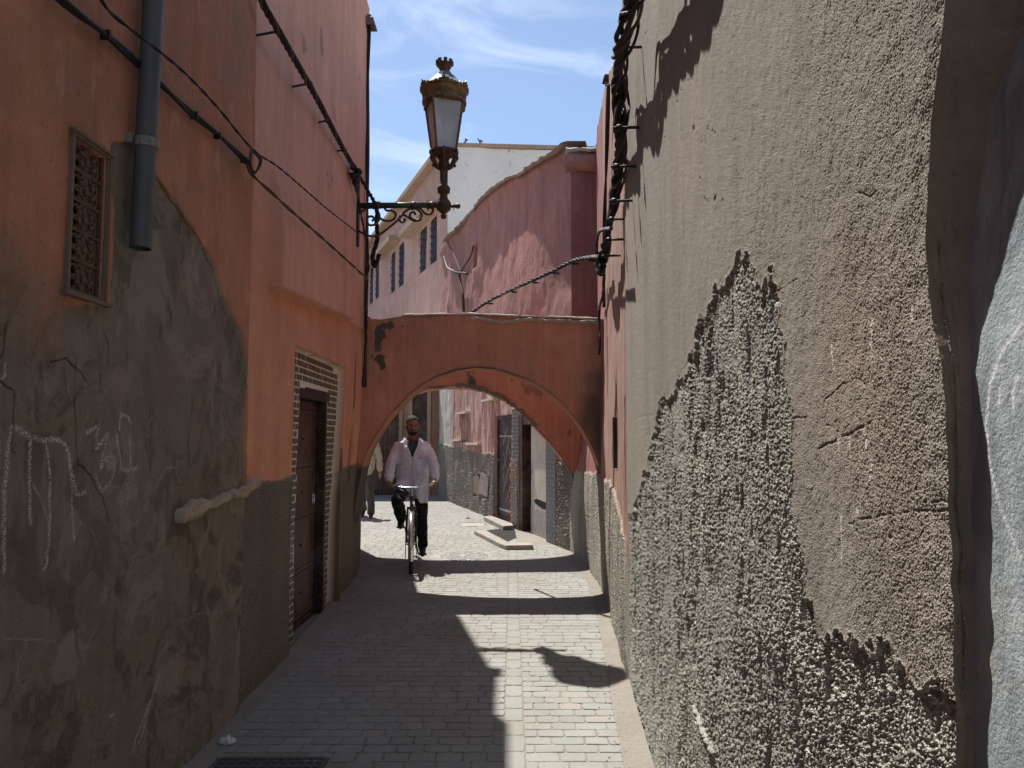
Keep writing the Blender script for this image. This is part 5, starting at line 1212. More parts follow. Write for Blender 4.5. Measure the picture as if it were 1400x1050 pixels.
    for r_, z in prof:
        for i, a_ in enumerate(A): vs.append((LX + (r_) * math.cos(a_), LY + (r_) * math.sin(a_), z - (r.uniform(0, .03) if z < 5.2 else 0)))
    dm.add(vs, [(j * 13 + i, j * 13 + i + 1, (j + 1) * 13 + i + 1, (j + 1) * 13 + i) for j in range(3) for i in range(12)]); dm.build('old_paint_skin', M['lampgrey'], t)
    fi = MB().lathe([(.065, 5.298), (.052, 5.312), (.045, 5.325), (.055, 5.345), (.078, 5.385), (.088, 5.40), (.06, 5.402)], c, 20)
    for k in range(8):
        a_ = k * PI / 4 + .2; e = Vector((math.cos(a_), math.sin(a_), 0)); Rm = Matrix.Translation(Vector((LX, LY, 0)) + e * .079) @ Matrix.Rotation(a_, 4, 'Z'); fi.box((-.010, -.018, 5.39), (.012, .018, 5.435), Rm)
    fi.build('finial', M['bronze_d'], t)
    MB().tube([corner(0, .03, 4.55), corner(0, .05, 4.62), corner(3, .02, 4.72), corner(3, .03, 4.84), corner(2, .05, 4.93)], .006, 6).build('lamp_wire', M['cable'], t)
lamp()

# ================================================================== CABLES
def smooth_path(P, n=8):
    P = [Vector(p) for p in P]; out = []
    for i in range(len(P) - 1):
        p0 = P[max(i - 1, 0)]; p1 = P[i]; p2 = P[i + 1]; p3 = P[min(i + 2, len(P) - 1)]
        for k in range(n):
            q = k / n; out.append(.5 * ((2 * p1) + (-p0 + p2) * q + (2 * p0 - 5 * p1 + 4 * p2 - p3) * q * q + (-p0 + 3 * p1 - 3 * p2 + p3) * q ** 3))
    out.append(P[-1]); return out
def bundle(P, r_b, r_s, ns, pitch, mats, parent, name='strand', n=10, seed=0, wob=.0):
    path = smooth_path(P, n); L = [0]; rr = random.Random(seed)
    for a, b in zip(path[:-1], path[1:]): L.append(L[-1] + (b - a).length)
    fr = []; up = None
    for i, p in enumerate(path):
        tn = (path[min(i + 1, len(path) - 1)] - path[max(i - 1, 0)]).normalized()
        if up is None: up = tn.orthogonal().normalized()
        up = (up - tn * up.dot(tn)).normalized(); fr.append((up.copy(), tn.cross(up)))
    for k in range(ns):
        ph = 2 * PI * k / ns; pts = []; w = rr.uniform(0, 9)
        for p, (u, v), l in zip(path, fr, L):
            a = ph + 2 * PI * l / pitch; q = r_b * (1 + wob * math.sin(l * 7 + w)); pts.append(p + u * q * math.cos(a) + v * q * math.sin(a))
        MB().tube(pts, r_s, 6).build(name, M[mats[k % len(mats)]], parent, smooth=True)

def LWX(Y): return float(lerp_tab(Y, [(4.4, -1.535), (4.5, -1.60), (8.4, -1.615)])) if Y > 4.4 else -1.535
def onL(u, v, off=.03):           # point on the left street front
    Y, z = wl(u, v, LA, LB)
    if Y > 4.35: off += .10; Y, z = wl(u, v, -1.60 + off, 0); return (-1.60 + off, Y, z)
    off += .006; Y, z = wl(u, v, LA + off, LB); return (LA + LB * Y + off, Y, z)
# upper thick bundle on standoff pins
t = thing('cable_bundle', 'thick twisted black cable run on pins up the pink wall toward the lantern', 'cables', (-1.4, 5.5, 3.9))
P = []
pins = [(381, 43), (423, 114.5), (449, 165), (470, 205), (489, 240)]
def onx(u, v, X): Y, z = wl(u, v, X, 0); return (X, Y, z)
XC = -1.46
pts = [onx(355, -12, XC), onx(361, 8, XC), onx(381, 43, XC), onx(402, 80, XC), onx(421, 113, XC), onx(436, 140, XC), onx(449, 165, XC), onx(470, 205, XC), onx(486, 232, XC)]
bundle(pts, .013, .011, 4, .32, ['cable', 'cable_b', 'cable', 'cable'], t, seed=1)
for u, v in pins[:4] + [(487, 236)]:
    a = Vector(onx(u, v, XC)); b = MB(); b.tube([(-1.62, a.y, a.z - .03), (XC - .01, a.y - .0, a.z)], .008, 6); b.ell((-1.61, a.y, a.z - .03), (.012, .020, .020), su=8, sv=6); b.ell(a, (.026, .026, .024), su=8, sv=6); b.build('standoff_pin', M['iron'], t)
# knot and the loops dropping behind the bracket
e = pts[-1]
kn = MB(); r = random.Random(8)
for k in range(9): kn.ell((XC + r.uniform(-.03, .03), e[1] + r.uniform(-.02, .12), e[2] + r.uniform(-.10, .03)), (.034, .05, .034), su=8, sv=6)
kn.build('cable_clamp', M['iron'], t, smooth=True)
zc = e[2]
bundle([(XC, e[1], zc), (XC + .05, 7.78, zc - .10), (XC + .06, 7.80, zc - .28), (XC + .07, 7.80, zc - .45), (XC + .02, 7.82, zc - .62), (XC + .04, 7.84, zc - .72), (XC + .09, 7.82, zc - .60)], .014, .011, 3, .22, ['cable'], t, seed=2)
bundle([(XC - .02, e[1], zc - .05), (XC - .05, 7.86, zc - .5), (XC - .04, 7.9, zc - .75), (-1.52, 7.95, 3.35), (-1.53, 8.0, 3.0), (-1.55, 8.1, 2.6), (-1.58, 8.12, 2.1)], .008, .008, 2, .3, ['cable', 'cable_b'], t, seed=3)

# conduit + loose wires crossing the near red wall
t = thing('left_wall_conduit', 'black conduit clipped diagonally across the red wall passing behind the grey pipe', 'cables', (-1.5, 3.2, 2.8))
bundle([onL(70, -12), onL(110, 22), onL(145, 48), onL(190, 88), onL(222, 118), onL(262, 155), onL(300, 186), onL(338, 222)], .007, .009, 2, 1.2, ['cable', 'pvcd'] if False else ['cable', 'cable'], t, seed=4)
for u, v in ((145, 48), (266, 158), (298, 186), (334, 219)):
    a = Vector(onL(u, v)); MB().box((a.x - .02, a.y - .006, a.z - .016), (a.x + .016, a.y + .006, a.z + .018)).build('clip', M['iron'], t)
t = thing('loose_wire', 'thin black wire sagging across in front of the grey pipe to the bracket', 'cable', (-1.4, 4, 3))
bundle([onL(132, -12, .14), onL(150, 16, .14), onL(185, 45, .14), onL(220, 72, .13), onL(258, 105, .10), onL(300, 150, .07), onL(346, 205, .05), onL(380, 228, .05), onL(420, 262, .05), onL(450, 288, .04), onL(481, 312, .03), onL(489, 319, .0)], .0035, .0038, 2, .3, ['cable'], t, seed=5)
t = thing('brown_wire_pair', 'pair of dusty brown wires running down the orange wall below the overhead bundle', 'cables', (-1.55, 6, 3.2))
bundle([onL(338, 222, .03), onL(346, 240, .03), onL(372, 264, .03), onL(400, 290, .03), onL(440, 325, .03), onL(470, 352, .03), onL(494, 374, .03), onL(503, 383, .0)], .006, .0055, 2, .8, ['cable_b'], t, seed=6)
bundle([onL(346, 205, .05), onL(356, 218, .10), onL(352, 232, .08), onL(344, 240, .05)], .006, .006, 2, .5, ['cable_b'], t, seed=7)
bundle([onL(344, 206, .05), onL(342, 222, .07), onL(346, 236, .05)], .004, .006, 2, .5, ['cable_b'], t, seed=9)
# vertical conduit on the far corner of the left building up to the floodlight
t = thing('corner_conduit', 'dark vertical conduit on the corner of the pink wall under the floodlight', 'cables', (-1.58, 8.2, 3))
bundle([(-1.575, 8.2, 2.1), (-1.575, 8.2, 3.4), (-1.575, 8.2, 4.2), (-1.59, 8.22, 5.2), (-1.585, 8.22, 6.25)], .012, .013, 2, 3, ['cable_b', 'cable'], t, seed=10)

# downpipe
t = thing('drainpipe', 'grey plastic drainpipe ending half way down the left wall', 'pipe', (-1.45, 3.1, 2.3))
pb = wl(191, 340, -1.475, 0); PX = -1.475; py_ = wl(207, 0, PX, 0)
b = MB(); yb = wl(192, 338, PX, 0); ymid = yb[0]
b.tube([(PX, ymid, yb[1] - .005), (PX, ymid + .035, 3.3), (PX, ymid + .06, 4.2), (PX, ymid + .1, 6.3)], .041, 24, cap=False); b.tube([(PX, ymid, yb[1] - .005), (PX, ymid + .035, 3.3)], .036, 24, cap=False)
b.build('pipe', M['pvc'], t, smooth=True)
zb_ = wl(192, 190, PX, 0)[1]
b = MB(); b.lathe([(.043, -.020), (.048, -.018), (.048, .018), (.043, .020)], (PX, ymid + .018, zb_), 20); b.box((PX - .07, ymid - .05, zb_ - .018), (PX - .03, ymid - .03, zb_ + .022)); b.build('bracket', M['band'], t)

# right bundle along wall tops
def RX(Y): return float(lerp_tab(Y, [(2, RA + RB * 2), (4.6, RA + RB * 4.6), (4.62, .745), (5.6, .80), (7, .90), (8.4, .98)]))
def onR(u, v, off):   # place at given offset from the right wall
    for _ in range(1): pass
    x = (u - 700) / F; Y = 4.0
    for k in range(30): X_ = RX(Y) - off; Y = Y * .5 + .5 * X_ / x
    _, z = gy(u, v, Y); return (RX(Y) - off, Y, z)
t = thing('right_cable_bundle', 'heavy twisted cable bundle on iron pins along the top of the right wall', 'cables', (.75, 5, 3.3))
pts = [(.455, 2.1, 3.15), (.475, 2.45, 3.22), onR(868, 6, .115), onR(860, 40, .125), onR(854, 66, .13), onR(849, 100, .11), onR(850, 135, .09), onR(851, 175, .085), onR(848, 228, .07), onR(842, 275, .065), onR(834, 310, .10), onR(829, 345, .10), onR(823, 368, .11)]
bundle(pts, .022, .0125, 5, .75, ['cable', 'cable', 'cable', 'cable_b', 'cable'], t, seed=11, wob=.4)
bundle([Vector(p) + Vector((.02, 0, -.01)) for p in pts[:10]], .036, .008, 3, .95, ['cable_b', 'cable', 'cable'], t, seed=12, wob=.5)
for u, v, L_ in ((853, 65, 0), (850, 175, 0), (846, 228, 0), (842, 275, 0), (838, 300, 0), (834, 328, 0), (830, 350, 0)):
    a = Vector(onR(u, v, .11)); b = MB(); w = RX(a.y + .02); b.tube([(a.x - .03, a.y, a.z), (w + .02, a.y, a.z + .005)], .0085, 6); b.ell(a, (.024, .026, .018), su=8, sv=6); b.build('standoff_pin', M['iron'], t)
# pale wires and clamp cluster near the arch
bundle([onR(838, 312, .12), onR(822, 316, .16), onR(818, 330, .16), onR(818, 360, .15), onR(824, 374, .12)], .008, .006, 4, .5, ['pale', 'pale', 'cable_g', 'pale'] if False else ['cable_g', 'cable_g', 'cable_g', 'cable'], t, seed=13)
kn = MB(); r = random.Random(9)
for k in range(12):
    pass
kn.tube(smooth_path([onR(821 + r.uniform(-3, 6), 346 + k * 3.2, .12) for k in range(10)], 3), [r.uniform(.018, .034) for _ in range(28)], 8)
kn.build('cable_clamp', M['iron'], t, smooth=True)
# vertical down-run to arch and below
b0 = onR(826, 380, .06)
bundle([onR(828, 350, .07), onR(826, 400, .05), (.945, 8.22, 2.95), (.94, 8.2, 2.6), (.93, 8.15, 2.45)], .007, .009, 3, .7, ['cable', 'cable_b', 'cable'], t, seed=14)
bundle([onR(836, 115, .04), onR(833, 200, .04), onR(829, 300, .04), onR(827, 420, .03)], .010, .010, 2, 2, ['cable_b', 'cable'], t, seed=15)
# catenary with ties crossing to the rose house roof
t = thing('strapped_cable', 'pale strapped cable climbing from the arch top to the right wall junction', 'cables', (0, 9, 3.2))
aR = Vector(onR(820, 352, .15)); aL = Vector((gy(645, 427, 9.6)[0], 9.6, gy(645, 427, 9.6)[1]))
pc = []
for q, (u, v) in zip(np.linspace(0, 1, 8), ((645, 427), (668, 412), (700, 396), (729, 383), (757, 370), (783, 357), (805, 352), (820, 351))):
    Yq = 9.6 + (aR.y - 9.6) * q; x, z = gy(u, v, Yq); pc.append((x, Yq, z))
bundle(pc, .011, .010, 3, .35, ['cable_g', 'cable_g', 'cable'], t, seed=16)
for q in pc[1:-1]: MB().box((q[0] - .006, q[1] - .02, q[2] - .035), (q[0] + .055, q[1] + .02, q[2] - .022)).build('cable_tie', M['iron'], t)

# floodlights
def flood(name, label, c, s=1.0, mat='lampgrey'):
    t = thing(name, label, 'floodlight', c); cx, cy, cz = c
    b = MB(); vs = []
    for z, a, d in ((0, .125, .10), (.02, .13, .11), (.10, .105, .09), (.125, .09, .075)): vs += [(cx - a * s, cy - d * s, cz + z * s), (cx + a * s, cy - d * s, cz + z * s), (cx + a * s, cy + d * s, cz + z * s), (cx - a * s, cy + d * s, cz + z * s)]
    fs = [(0, 3, 2, 1), (12, 13, 14, 15)] + [(j * 4 + i, j * 4 + (i + 1) % 4, j * 4 + 4 + (i + 1) % 4, j * 4 + 4 + i) for j in range(3) for i in range(4)]
    b.add(vs, fs).build('housing', M[mat], t)
    MB().box((cx - .10 * s, cy - .08 * s, cz - .006), (cx + .10 * s, cy + .08 * s, cz - .001)).build('lens', M['darkglass'], t)
    MB().tube([(cx + .06 * s, cy, cz - .006), (cx + .02 * s, cy, cz - .05 * s), (cx - .08 * s, cy, cz - .07 * s)], .008, 6).build('bracket', M['iron'], t)
x_, z_ = gy(501, 38, 8.2); flood('left_floodlight', 'small brown floodlight box on the corner of the pink wall by the sky', (x_, 8.2, z_), .82)
x_, z_ = gy(833, 112, 7.0); flood('right_floodlight', 'small reddish floodlight box on the top corner of the right-hand house', (x_, 7.0, z_), .48, 'rust')
x_, z_ = gy(632, 368, 17.6)
# junction bracket + wires on rose house upper wall
t = thing('wire_bracket', 'small iron wire bracket and drooping wires on the rose wall', 'bracket', (x_, 17.6, z_))
def onF(u, v, off=.12): Y, z = wf(u, v); return (FA + FB * Y - off, Y, z)
MB().tube([onF(628, 372), onF(646, 374)], .03, 6).build('crossbar', M['rust'], t)
for pp, r_ in (([(634, 372), (636, 385), (640, 405), (641, 426)], .035), ([(636, 370), (630, 355), (622, 338), (618, 330)], .018), ([(638, 370), (650, 352), (655, 336)], .018), ([(613, 350), (618, 365), (628, 370)], .012)):
    MB().tube(smooth_path([onF(*p) for p in pp]), r_, 6).build('wire', M['rust'] if r_ > .015 else M['coping'], t)

# ================================================================== LITTER
def litter(x, y, s, label):
    r = random.Random(int(s * 1e4)); b = MB(); b.ell((0, 0, s * .35), (s, s * .7, s * .42), su=11, sv=8)
    b.v = [(a * r.uniform(.65, 1.25), c * r.uniform(.65, 1.25), max(.001, d * r.uniform(.4, 1.4))) for a, c, d in b.v]
    o = b.build('litter', M['paper']); o.location = (x, y, 0); tag(o, label, 'litter')
x, y = gz(310, 1017); litter(x, y, .045, 'crumpled whitish wrapper on the shaded paving at lower left')
x, y = gz(829, 961); litter(x, y, .012, 'tiny white scrap on the sunlit paving by the right wall')
x, y = gz(640, 709); litter(x, y, .05, 'small white scrap on the paving before the metal door')

# ================================================================== PEOPLE
def remeshed(name, mb, mat, parent, voxel=.007, smooth_it=4, cut=None, wob=0.0):
    me = mb.mesh(name + '_src'); o = bpy.data.objects.new(name + '_src', me); COL.objects.link(o)
    m = o.modifiers.new('r', 'REMESH'); m.mode = 'VOXEL'; m.voxel_size = voxel
    if smooth_it: m2 = o.modifiers.new('s', 'SMOOTH'); m2.factor = .5; m2.iterations = smooth_it
    dg = bpy.context.evaluated_depsgraph_get(); me2 = bpy.data.meshes.new_from_object(o.evaluated_get(dg)); me2.name = name
    bpy.data.objects.remove(o)
    n = len(me2.vertices); co = np.zeros(n * 3, np.float32); me2.vertices.foreach_get('co', co); co = co.reshape(-1, 3)
    if wob:
        nr = np.zeros(n * 3, np.float32); me2.vertices.foreach_get('normal', nr); nr = nr.reshape(-1, 3)
        a = fb(co[:, 0] * 16 + co[:, 2] * 7, co[:, 2] * 9 + co[:, 1] * 12, 77, 3); b = fb(co[:, 1] * 18, co[:, 2] * 22, 78, 2)
        co = co + nr * (wob * (a + .6 * b))[:, None]; me2.vertices.foreach_set('co', co.astype(np.float32).ravel())
    if cut:
        bm = bmesh.new(); bm.from_mesh(me2); bmesh.ops.delete(bm, geom=[f for f in bm.faces if cut(f.calc_center_median(), f.normal)], context='FACES'); bm.to_mesh(me2); bm.free()
    me2.materials.clear(); o = link(name, me2, mat, parent, smooth=True); return o
def loft(mb, rings, seg=20):
    """rings: (centre, rx, ry) horizontal-ish ellipses"""
    vs = []; fs = []
    for c, rx, ry in rings: vs += [(c[0] + rx * math.cos(2 * PI * k / seg), c[1] + ry * math.sin(2 * PI * k / seg), c[2]) for k in range(seg)]
    for i in range(len(rings) - 1):
        for k in range(seg): fs.append((i * seg + k, i * seg + (k + 1) % seg, (i + 1) * seg + (k + 1) % seg, (i + 1) * seg + k))
    fs += [tuple(range(seg))[::-1], tuple((len(rings) - 1) * seg + k for k in range(seg))]
    mb.add(vs, fs)
def head(mb, c, yaw=0.0, s=1.0):
    """face looks toward -Y; c = centre of skull"""
    R = Matrix.Rotation(yaw, 3, 'Z'); V = lambda x, y, z: Vector(c) + R @ Vector((x * s, y * s, z * s))
    E = lambda x, y, z, a, b, d: mb.ell(V(x, y, z), (a * s, b * s, d * s), R)
    E(0, .012, .025, .076, .095, .092); E(0, -.018, -.045, .060, .068, .075); E(0, -.045, -.092, .032, .035, .025)   # skull, jaw, chin
    E(0, -.088, .012, .050, .012, .012)                                                                               # brow
    mb.caps([V(0, -.086, .005), V(0, -.108, -.034)], [.011 * s, .015 * s], 8); E(-.013, -.095, -.036, .009, .010, .008); E(.013, -.095, -.036, .009, .010, .008)
    for q in (-1, 1): E(q * .080, .014, -.010, .010, .022, .032); E(q * .046, -.052, -.022, .022, .022, .02)
    E(0, -.083, -.062, .026, .012, .0065); E(0, -.081, -.073, .022, .012, .0075)
    return V
def gripping_hand(mb, wrist, grip, side, s=1.0):
    w = Vector(wrist); g = Vector(grip); d = (g - w).normalized(); palm = w + (g - w) * .55
    mb.caps([w, palm, g - d * .012 + Vector((0, 0, .012))], [.026, .036, .030], 10)
    ax = Vector((side, .18, 0)).normalized()
    for k, (off, ln) in enumerate(((-.030, .9), (-.010, 1.0), (.011, .96), (.031, .8))):
        o = g + ax * off
        mb.caps([o + Vector((0, .016, .020)), o + Vector((0, -.014, .022)), o + Vector((0, -.030 * ln, .002)), o + Vector((0, -.018, -.020 * ln))], [.0095, .0098, .009, .0078], 7)
    tb = g - ax * .036
    mb.caps([palm - ax * .022, tb + Vector((0, .012, -.010)), tb + Vector((0, -.010, -.020))], [.013, .0115, .009], 7)
def shoe(mb, heel, toe, r=.042):
    h = Vector(heel); t_ = Vector(toe); d = (t_ - h)
    mb.caps([h + Vector((0, 0, .035)), h + d * .35 + Vector((0, 0, .038)), h + d * .72 + Vector((0, 0, .022)), t_ + Vector((0, 0, .015))], [.036, r, r * .98, .030], 10)
    mb.caps([h + Vector((0, 0, .004)), h + d * .5 + Vector((0, 0, .002)), t_ + Vector((0, 0, -.002))], [.026, .030, .024], 8)

YAW = math.radians(6.8)
BX, BY = -1.175, 9.05     # front wheel contact
def bicycle():
    t = thing('bicycle', 'old black bicycle ridden toward the camera under the man in the pale coat', 'bicycle', (BX, BY, 0)); t.rotation_euler.z = YAW
    R = .335; yr = BY + 1.06; x = BX; lean = 0.0
    def wheel(yc, dx):
        w = MB().tube([(x + dx * math.cos(a) * 0, yc + R * math.cos(a), R + R * math.sin(a)) for a in np.linspace(0, 2 * PI, 41)], .021, 10, cap=False).build('wheel', M['rubber'], t, smooth=True)
        MB().tube([(x, yc + (R - .028) * math.cos(a), R + (R - .028) * math.sin(a)) for a in np.linspace(0, 2 * PI, 41)], .012, 8, cap=False).build('rim', M['chrome'], w, smooth=True)
        s = MB()
        for k in range(28):
            a = 2 * PI * k / 28; sgn = 1 if k % 2 else -1; s.tube([(x + sgn * .03, yc, R), (x, yc + (R - .03) * math.cos(a), R + (R - .03) * math.sin(a))], .0014, 4)
        s.build('spokes', M['chrome'], w); MB().tube([(x - .055, yc, R), (x + .055, yc, R)], .018, 10).build('hub', M['chrome'], w)
    wheel(BY, 0); wheel(yr, 0)
    def fender(yc, a0, a1):
        n = 26; vs = []; fs = []
        for i in range(n):
            a = a0 + (a1 - a0) * i / (n - 1); rr = R + .034
            for q, (dx, dr) in enumerate(((-.030, -.018), (-.020, -.002), (0, .004), (.020, -.002), (.030, -.018))): vs.append((x + dx, yc + (rr + dr) * math.cos(a), R + (rr + dr) * math.sin(a)))
        for i in range(n - 1):
            for q in range(4): fs.append((i * 5 + q, i * 5 + q + 1, (i + 1) * 5 + q + 1, (i + 1) * 5 + q))
        MB().add(vs, fs).build('mudguard', M['chrome'], t, smooth=True)
    fender(BY, math.radians(35), math.radians(205)); fender(yr, math.radians(-20), math.radians(150))
    hb = Vector((x, BY + .21, .86)); bb = Vector((x, BY + .60, .29)); st = Vector((x, BY + .78, .80)); rh = Vector((x, yr, R)); cr = Vector((x, BY + .16, .745))
    f = MB(); f.tube([hb, cr], .020, 10); f.tube([hb - Vector((0, 0, .03)), st - Vector((0, .03, .06))], .015, 8); f.tube([cr, bb], .017, 8); f.tube([st, bb], .016, 8)
    for s_ in (-1, 1): f.tube([bb + Vector((s_ * .03, 0, 0)), rh + Vector((s_ * .05, 0, 0))], .009, 6); f.tube([st - Vector((0, 0, .08)), rh + Vector((s_ * .05, 0, 0))], .008, 6)
    f.build('frame', M['blackpaint'], t)
    fk = MB(); 
    for s_ in (-1, 1):
        fk.tube([cr + Vector((s_ * .045, -.01, -.02)), Vector((x + s_ * .052, BY + .07, .5)), Vector((x + s_ * .052, BY + .012, .38)), Vector((x + s_ * .052, BY, R))], .0115, 8)
        fk.tube([Vector((x + s_ * .062, BY + .02, .66)), Vector((x + s_ * .064, BY + .0, R - .17))], .005, 6); fk.box((x + s_ * .058 - .012, BY - .03, .655), (x + s_ * .058 + .012, BY + .0, .675))
    fk.box((x - .055, cr.y - .03, cr.z - .03), (x + .055, cr.y + .02, cr.z)); fk.build('fork', M['blackpaint'], t)
    h = MB(); hz = 1.045; hy = BY + .30
    hp = smooth_path([(x - .285, hy + .16, .985), (x - .25, hy + .06, .985), (x - .18, hy - .01, .975), (x - .07, hy - .05, .965), (x, hy - .055, .965), (x + .07, hy - .05, .965), (x + .18, hy - .01, .985), (x + .25, hy + .06, 1.0), (x + .285, hy + .16, 1.0)], 5)
    h.tube(hp, .012, 8); h.tube([(x, hy - .055, .965), (x, hy - .05, .93), tuple(hb)], .014, 8); hbo = h.build('handlebar', M['chrome'], t, smooth=True)
    g = MB(); 
    for s_, zz in ((-1, .985), (1, 1.0)): g.tube([(x + s_ * .262, hy + .09, zz), (x + s_ * .29, hy + .18, zz)], .017, 8)
    g.build('grip', M['rubber'], hbo)
    bl = MB(); bl.tube([(x - .20, hy - .0, .965), (x - .26, hy - .02, .945), (x - .285, hy + .05, .925)], .006, 6); bl.tube([(x + .20, hy, .97), (x + .26, hy - .02, .955), (x + .285, hy + .05, .935)], .006, 6); bl.tube(smooth_path([(x - .2, hy, .965), (x - .1, hy - .12, .93), (x, BY + .16, .82), (x + .01, BY + .1, .78)]), .004, 5); bl.build('brake_lever', M['iron'], hbo)
    sd_ = MB(); loft(sd_, [((x, BY + .86, .885), .02, .10), ((x, BY + .87, .90), .085, .13), ((x, BY + .87, .925), .09, .14), ((x, BY + .86, .94), .06, .11)]); sd_.tube([st, (x, st.y + .04, .89)], .013, 8); sd_.build('saddle', M['leather'], t, smooth=True)
    cw = MB().tube([(x + .05, bb.y + .09 * math.cos(a), bb.z + .09 * math.sin(a)) for a in np.linspace(0, 2 * PI, 25)], .008, 6, cap=False)
    cw.tube([(x + .05, bb.y, bb.z), (x + .085, bb.y - .03, bb.z - .165)], .010, 6); cw.tube([(x - .05, bb.y, bb.z), (x - .085, bb.y + .03, bb.z + .165)], .010, 6); cw.tube([(x - .06, bb.y, bb.z), (x + .06, bb.y, bb.z)], .016, 8)
    cw.build('crank', M['chrome'], t)
    for s_, dy, dz in ((1, -.03, -.165), (-1, .03, .165)): MB().box((x + s_ * .085, bb.y + dy - .035, bb.z + dz - .010), (x + s_ * .185, bb.y + dy + .035, bb.z + dz + .010)).build('pedal', M['rubber'], t)
    return hy
M['blackpaint'] = simple('chipped_black_enamel', (0.035, 0.036, 0.038), 0.35, 0.1, 0.4, 60, spec=0.5)
HY = bicycle()
def rider():
    t = thing('person', 'man in a long pale lilac coat riding a bicycle toward the camera', 'person', (BX, BY, 0)); t.rotation_euler.z = YAW
    x = BX; y = BY + .78
    hipL, hipR = Vector((x + .09, y + .08, .97)), Vector((x - .09, y + .08, .97))
    bb = Vector((x, BY + .60, .29))
    footL = bb + Vector((.135, -.03, -.145)); footR = bb + Vector((-.135, .03, .185))
    kneeL = Vector((x + .125, BY + .50, .60)); kneeR = Vector((x - .175, BY + .36, .80))
    ankL = footL + Vector((0, .06, .06)); ankR = footR + Vector((0, .06, .065))
    shL, shR = Vector((x + .168, y - .04, 1.465)), Vector((x - .168, y - .04, 1.465))
    elL, elR = Vector((x + .272, y - .12, 1.225)), Vector((x - .272, y - .12, 1.215))
    gL, gR = Vector((x + .272, HY + .115, 1.0)), Vector((x - .272, HY + .115, .985))
    wrL, wrR = gL + Vector((.015, .085, .035)), gR + Vector((-.015, .085, .035))
    hc = (x + .0, y - .11, 1.715)
    b = MB()
    loft(b, [((x, y + .06, .93), .14, .11), ((x, y + .03, 1.1), .14, .10), ((x, y - .01, 1.3), .155, .11), ((x, y - .04, 1.45), .16, .10), ((x, y - .05, 1.53), .10, .08)])
    b.caps([(x, y - .04, 1.48), (x, y - .07, 1.58), (x, y - .09, 1.68)], [.075, .056, .056])
    V = head(b, hc, yaw=.10, s=1.06)
    for s_, el, wr, g in ((1, elL, wrL, gL), (-1, elR, wrR, gR)):
        sh = shL if s_ > 0 else shR; b.caps([sh, el, wr], [.05, .036, .026]); gripping_hand(b, wr, g, s_)
    for hp, kn, an in ((hipL, kneeL, ankL), (hipR, kneeR, ankR)): b.caps([hp, kn, an], [.075, .05, .035])
    remeshed('body', b, M['skin'], t, .0058, 3)
    ey = MB(); ew = MB()
    for q in (-1, 1): ew.ell(V(q * .031, -.079, -.004), (.013, .007, .0065), su=8, sv=6); ey.ell(V(q * .031, -.0855, -.004), (.006, .003, .006), su=8, sv=6); ey.caps([V(q * .016, -.098, .012), V(q * .033, -.101, .018), V(q * .050, -.086, .012)], [.004, .005, .003], 6)
    ew.build('eyes', M['eyewhite'], t); ey.build('eyebrows', M['hair'], t)
    h = MB(); h.ell(V(0, .016, .042), (.085, .102, .088)); h.ell(V(0, .045, .0), (.084, .070, .078)); h.ell(V(0, .01, .0), (.0845, .045, .06))
    ho = remeshed('hair', h, M['hair'], t, .008, 2, cut=lambda c, n: (c.y < V(0, -.030, 0).y and c.z < V(0, 0, .066).z) or c.z < V(0, 0, -.06).z, wob=.006)
    bd = MB(); bd.ell(V(0, -.050, -.083), (.047, .040, .038)); bd.ell(V(-.052, -.015, -.055), (.016, .035, .045)); bd.ell(V(.052, -.015, -.055), (.016, .035, .045)); bd.caps([V(-.028, -.088, -.056), V(0, -.098, -.051), V(.028, -.088, -.056)], [.006, .007, .006], 6)
    bo = remeshed('beard', bd, M['hair'], t, .005, 1, cut=lambda c, n: (abs((c - V(0, 0, -.066)).z) < .009 and abs(c.x - V(0, -.08, 0).x) < .024 and c.y < V(0, -.07, 0).y))
    s = MB(); loft(s, [((x, y + .02, 1.15), .15, .115), ((x, y - .03, 1.35), .165, .125), ((x, y - .055, 1.46), .15, .115), ((x, y - .06, 1.535), .085, .082)]); remeshed('shirt', s, M['shirt'], t, .01, 1)
    # coat
    c = MB()
    loft(c, [((x + .02, y + .07, .93), .20, .18), ((x, y + .05, 1.02), .205, .19), ((x, y + .02, 1.16), .205, .175), ((x, y - .01, 1.30), .205, .165), ((x, y - .04, 1.42), .205, .155), ((x, y - .045, 1.50), .185, .13), ((x, y - .045, 1.545), .13, .105), ((x, y - .05, 1.575), .085, .085)], 26)
    for sh, el, wr in ((shL, elL, wrL), (shR, elR, wrR)):
        m1 = sh.lerp(el, .5); m2 = el.lerp(wr, .55); c.caps([sh + Vector((0, 0, -.01)), m1, el, m2, wr + (el - wr).normalized() * .035], [.070, .074, .070, .062, .052], 14)
    # skirts over the thighs, the left panel hanging lower
    c.caps([hipL + Vector((-.02, -.05, .0)), hipL.lerp(kneeL, .5) + Vector((0, .0, .045))], [.125, .095], 14)
    c.caps([hipR + Vector((.02, -.05, .0)), hipR.lerp(kneeR, .45) + Vector((0, 0, .04))], [.12, .098], 14)
    vfront = lambda ce, n: (n.y < .25 and ce.y < y - .06 and ce.z > 1.33 and abs(ce.x - x) < .012 + (ce.z - 1.33) * .36) or ce.z > 1.567
    co = remeshed('coat', c, M['coat'], t, .009, 5, cut=vfront, wob=.016)
    p = MB(); n = 11; vs = []; fs = []
    for i in range(n):
        for j in range(n):
            a = i / (n - 1); q = j / (n - 1); px_ = x + .035 + .165 * a - .0 * q; z = 1.03 - q * (.15 + .13 * math.sin(min(a * 1.5, 1) * PI * .62)); yy = BY + .44 + .05 * q + .02 * math.sin(a * 9 + q * 3) + .06 * a * a
            vs.append((px_, yy, z))
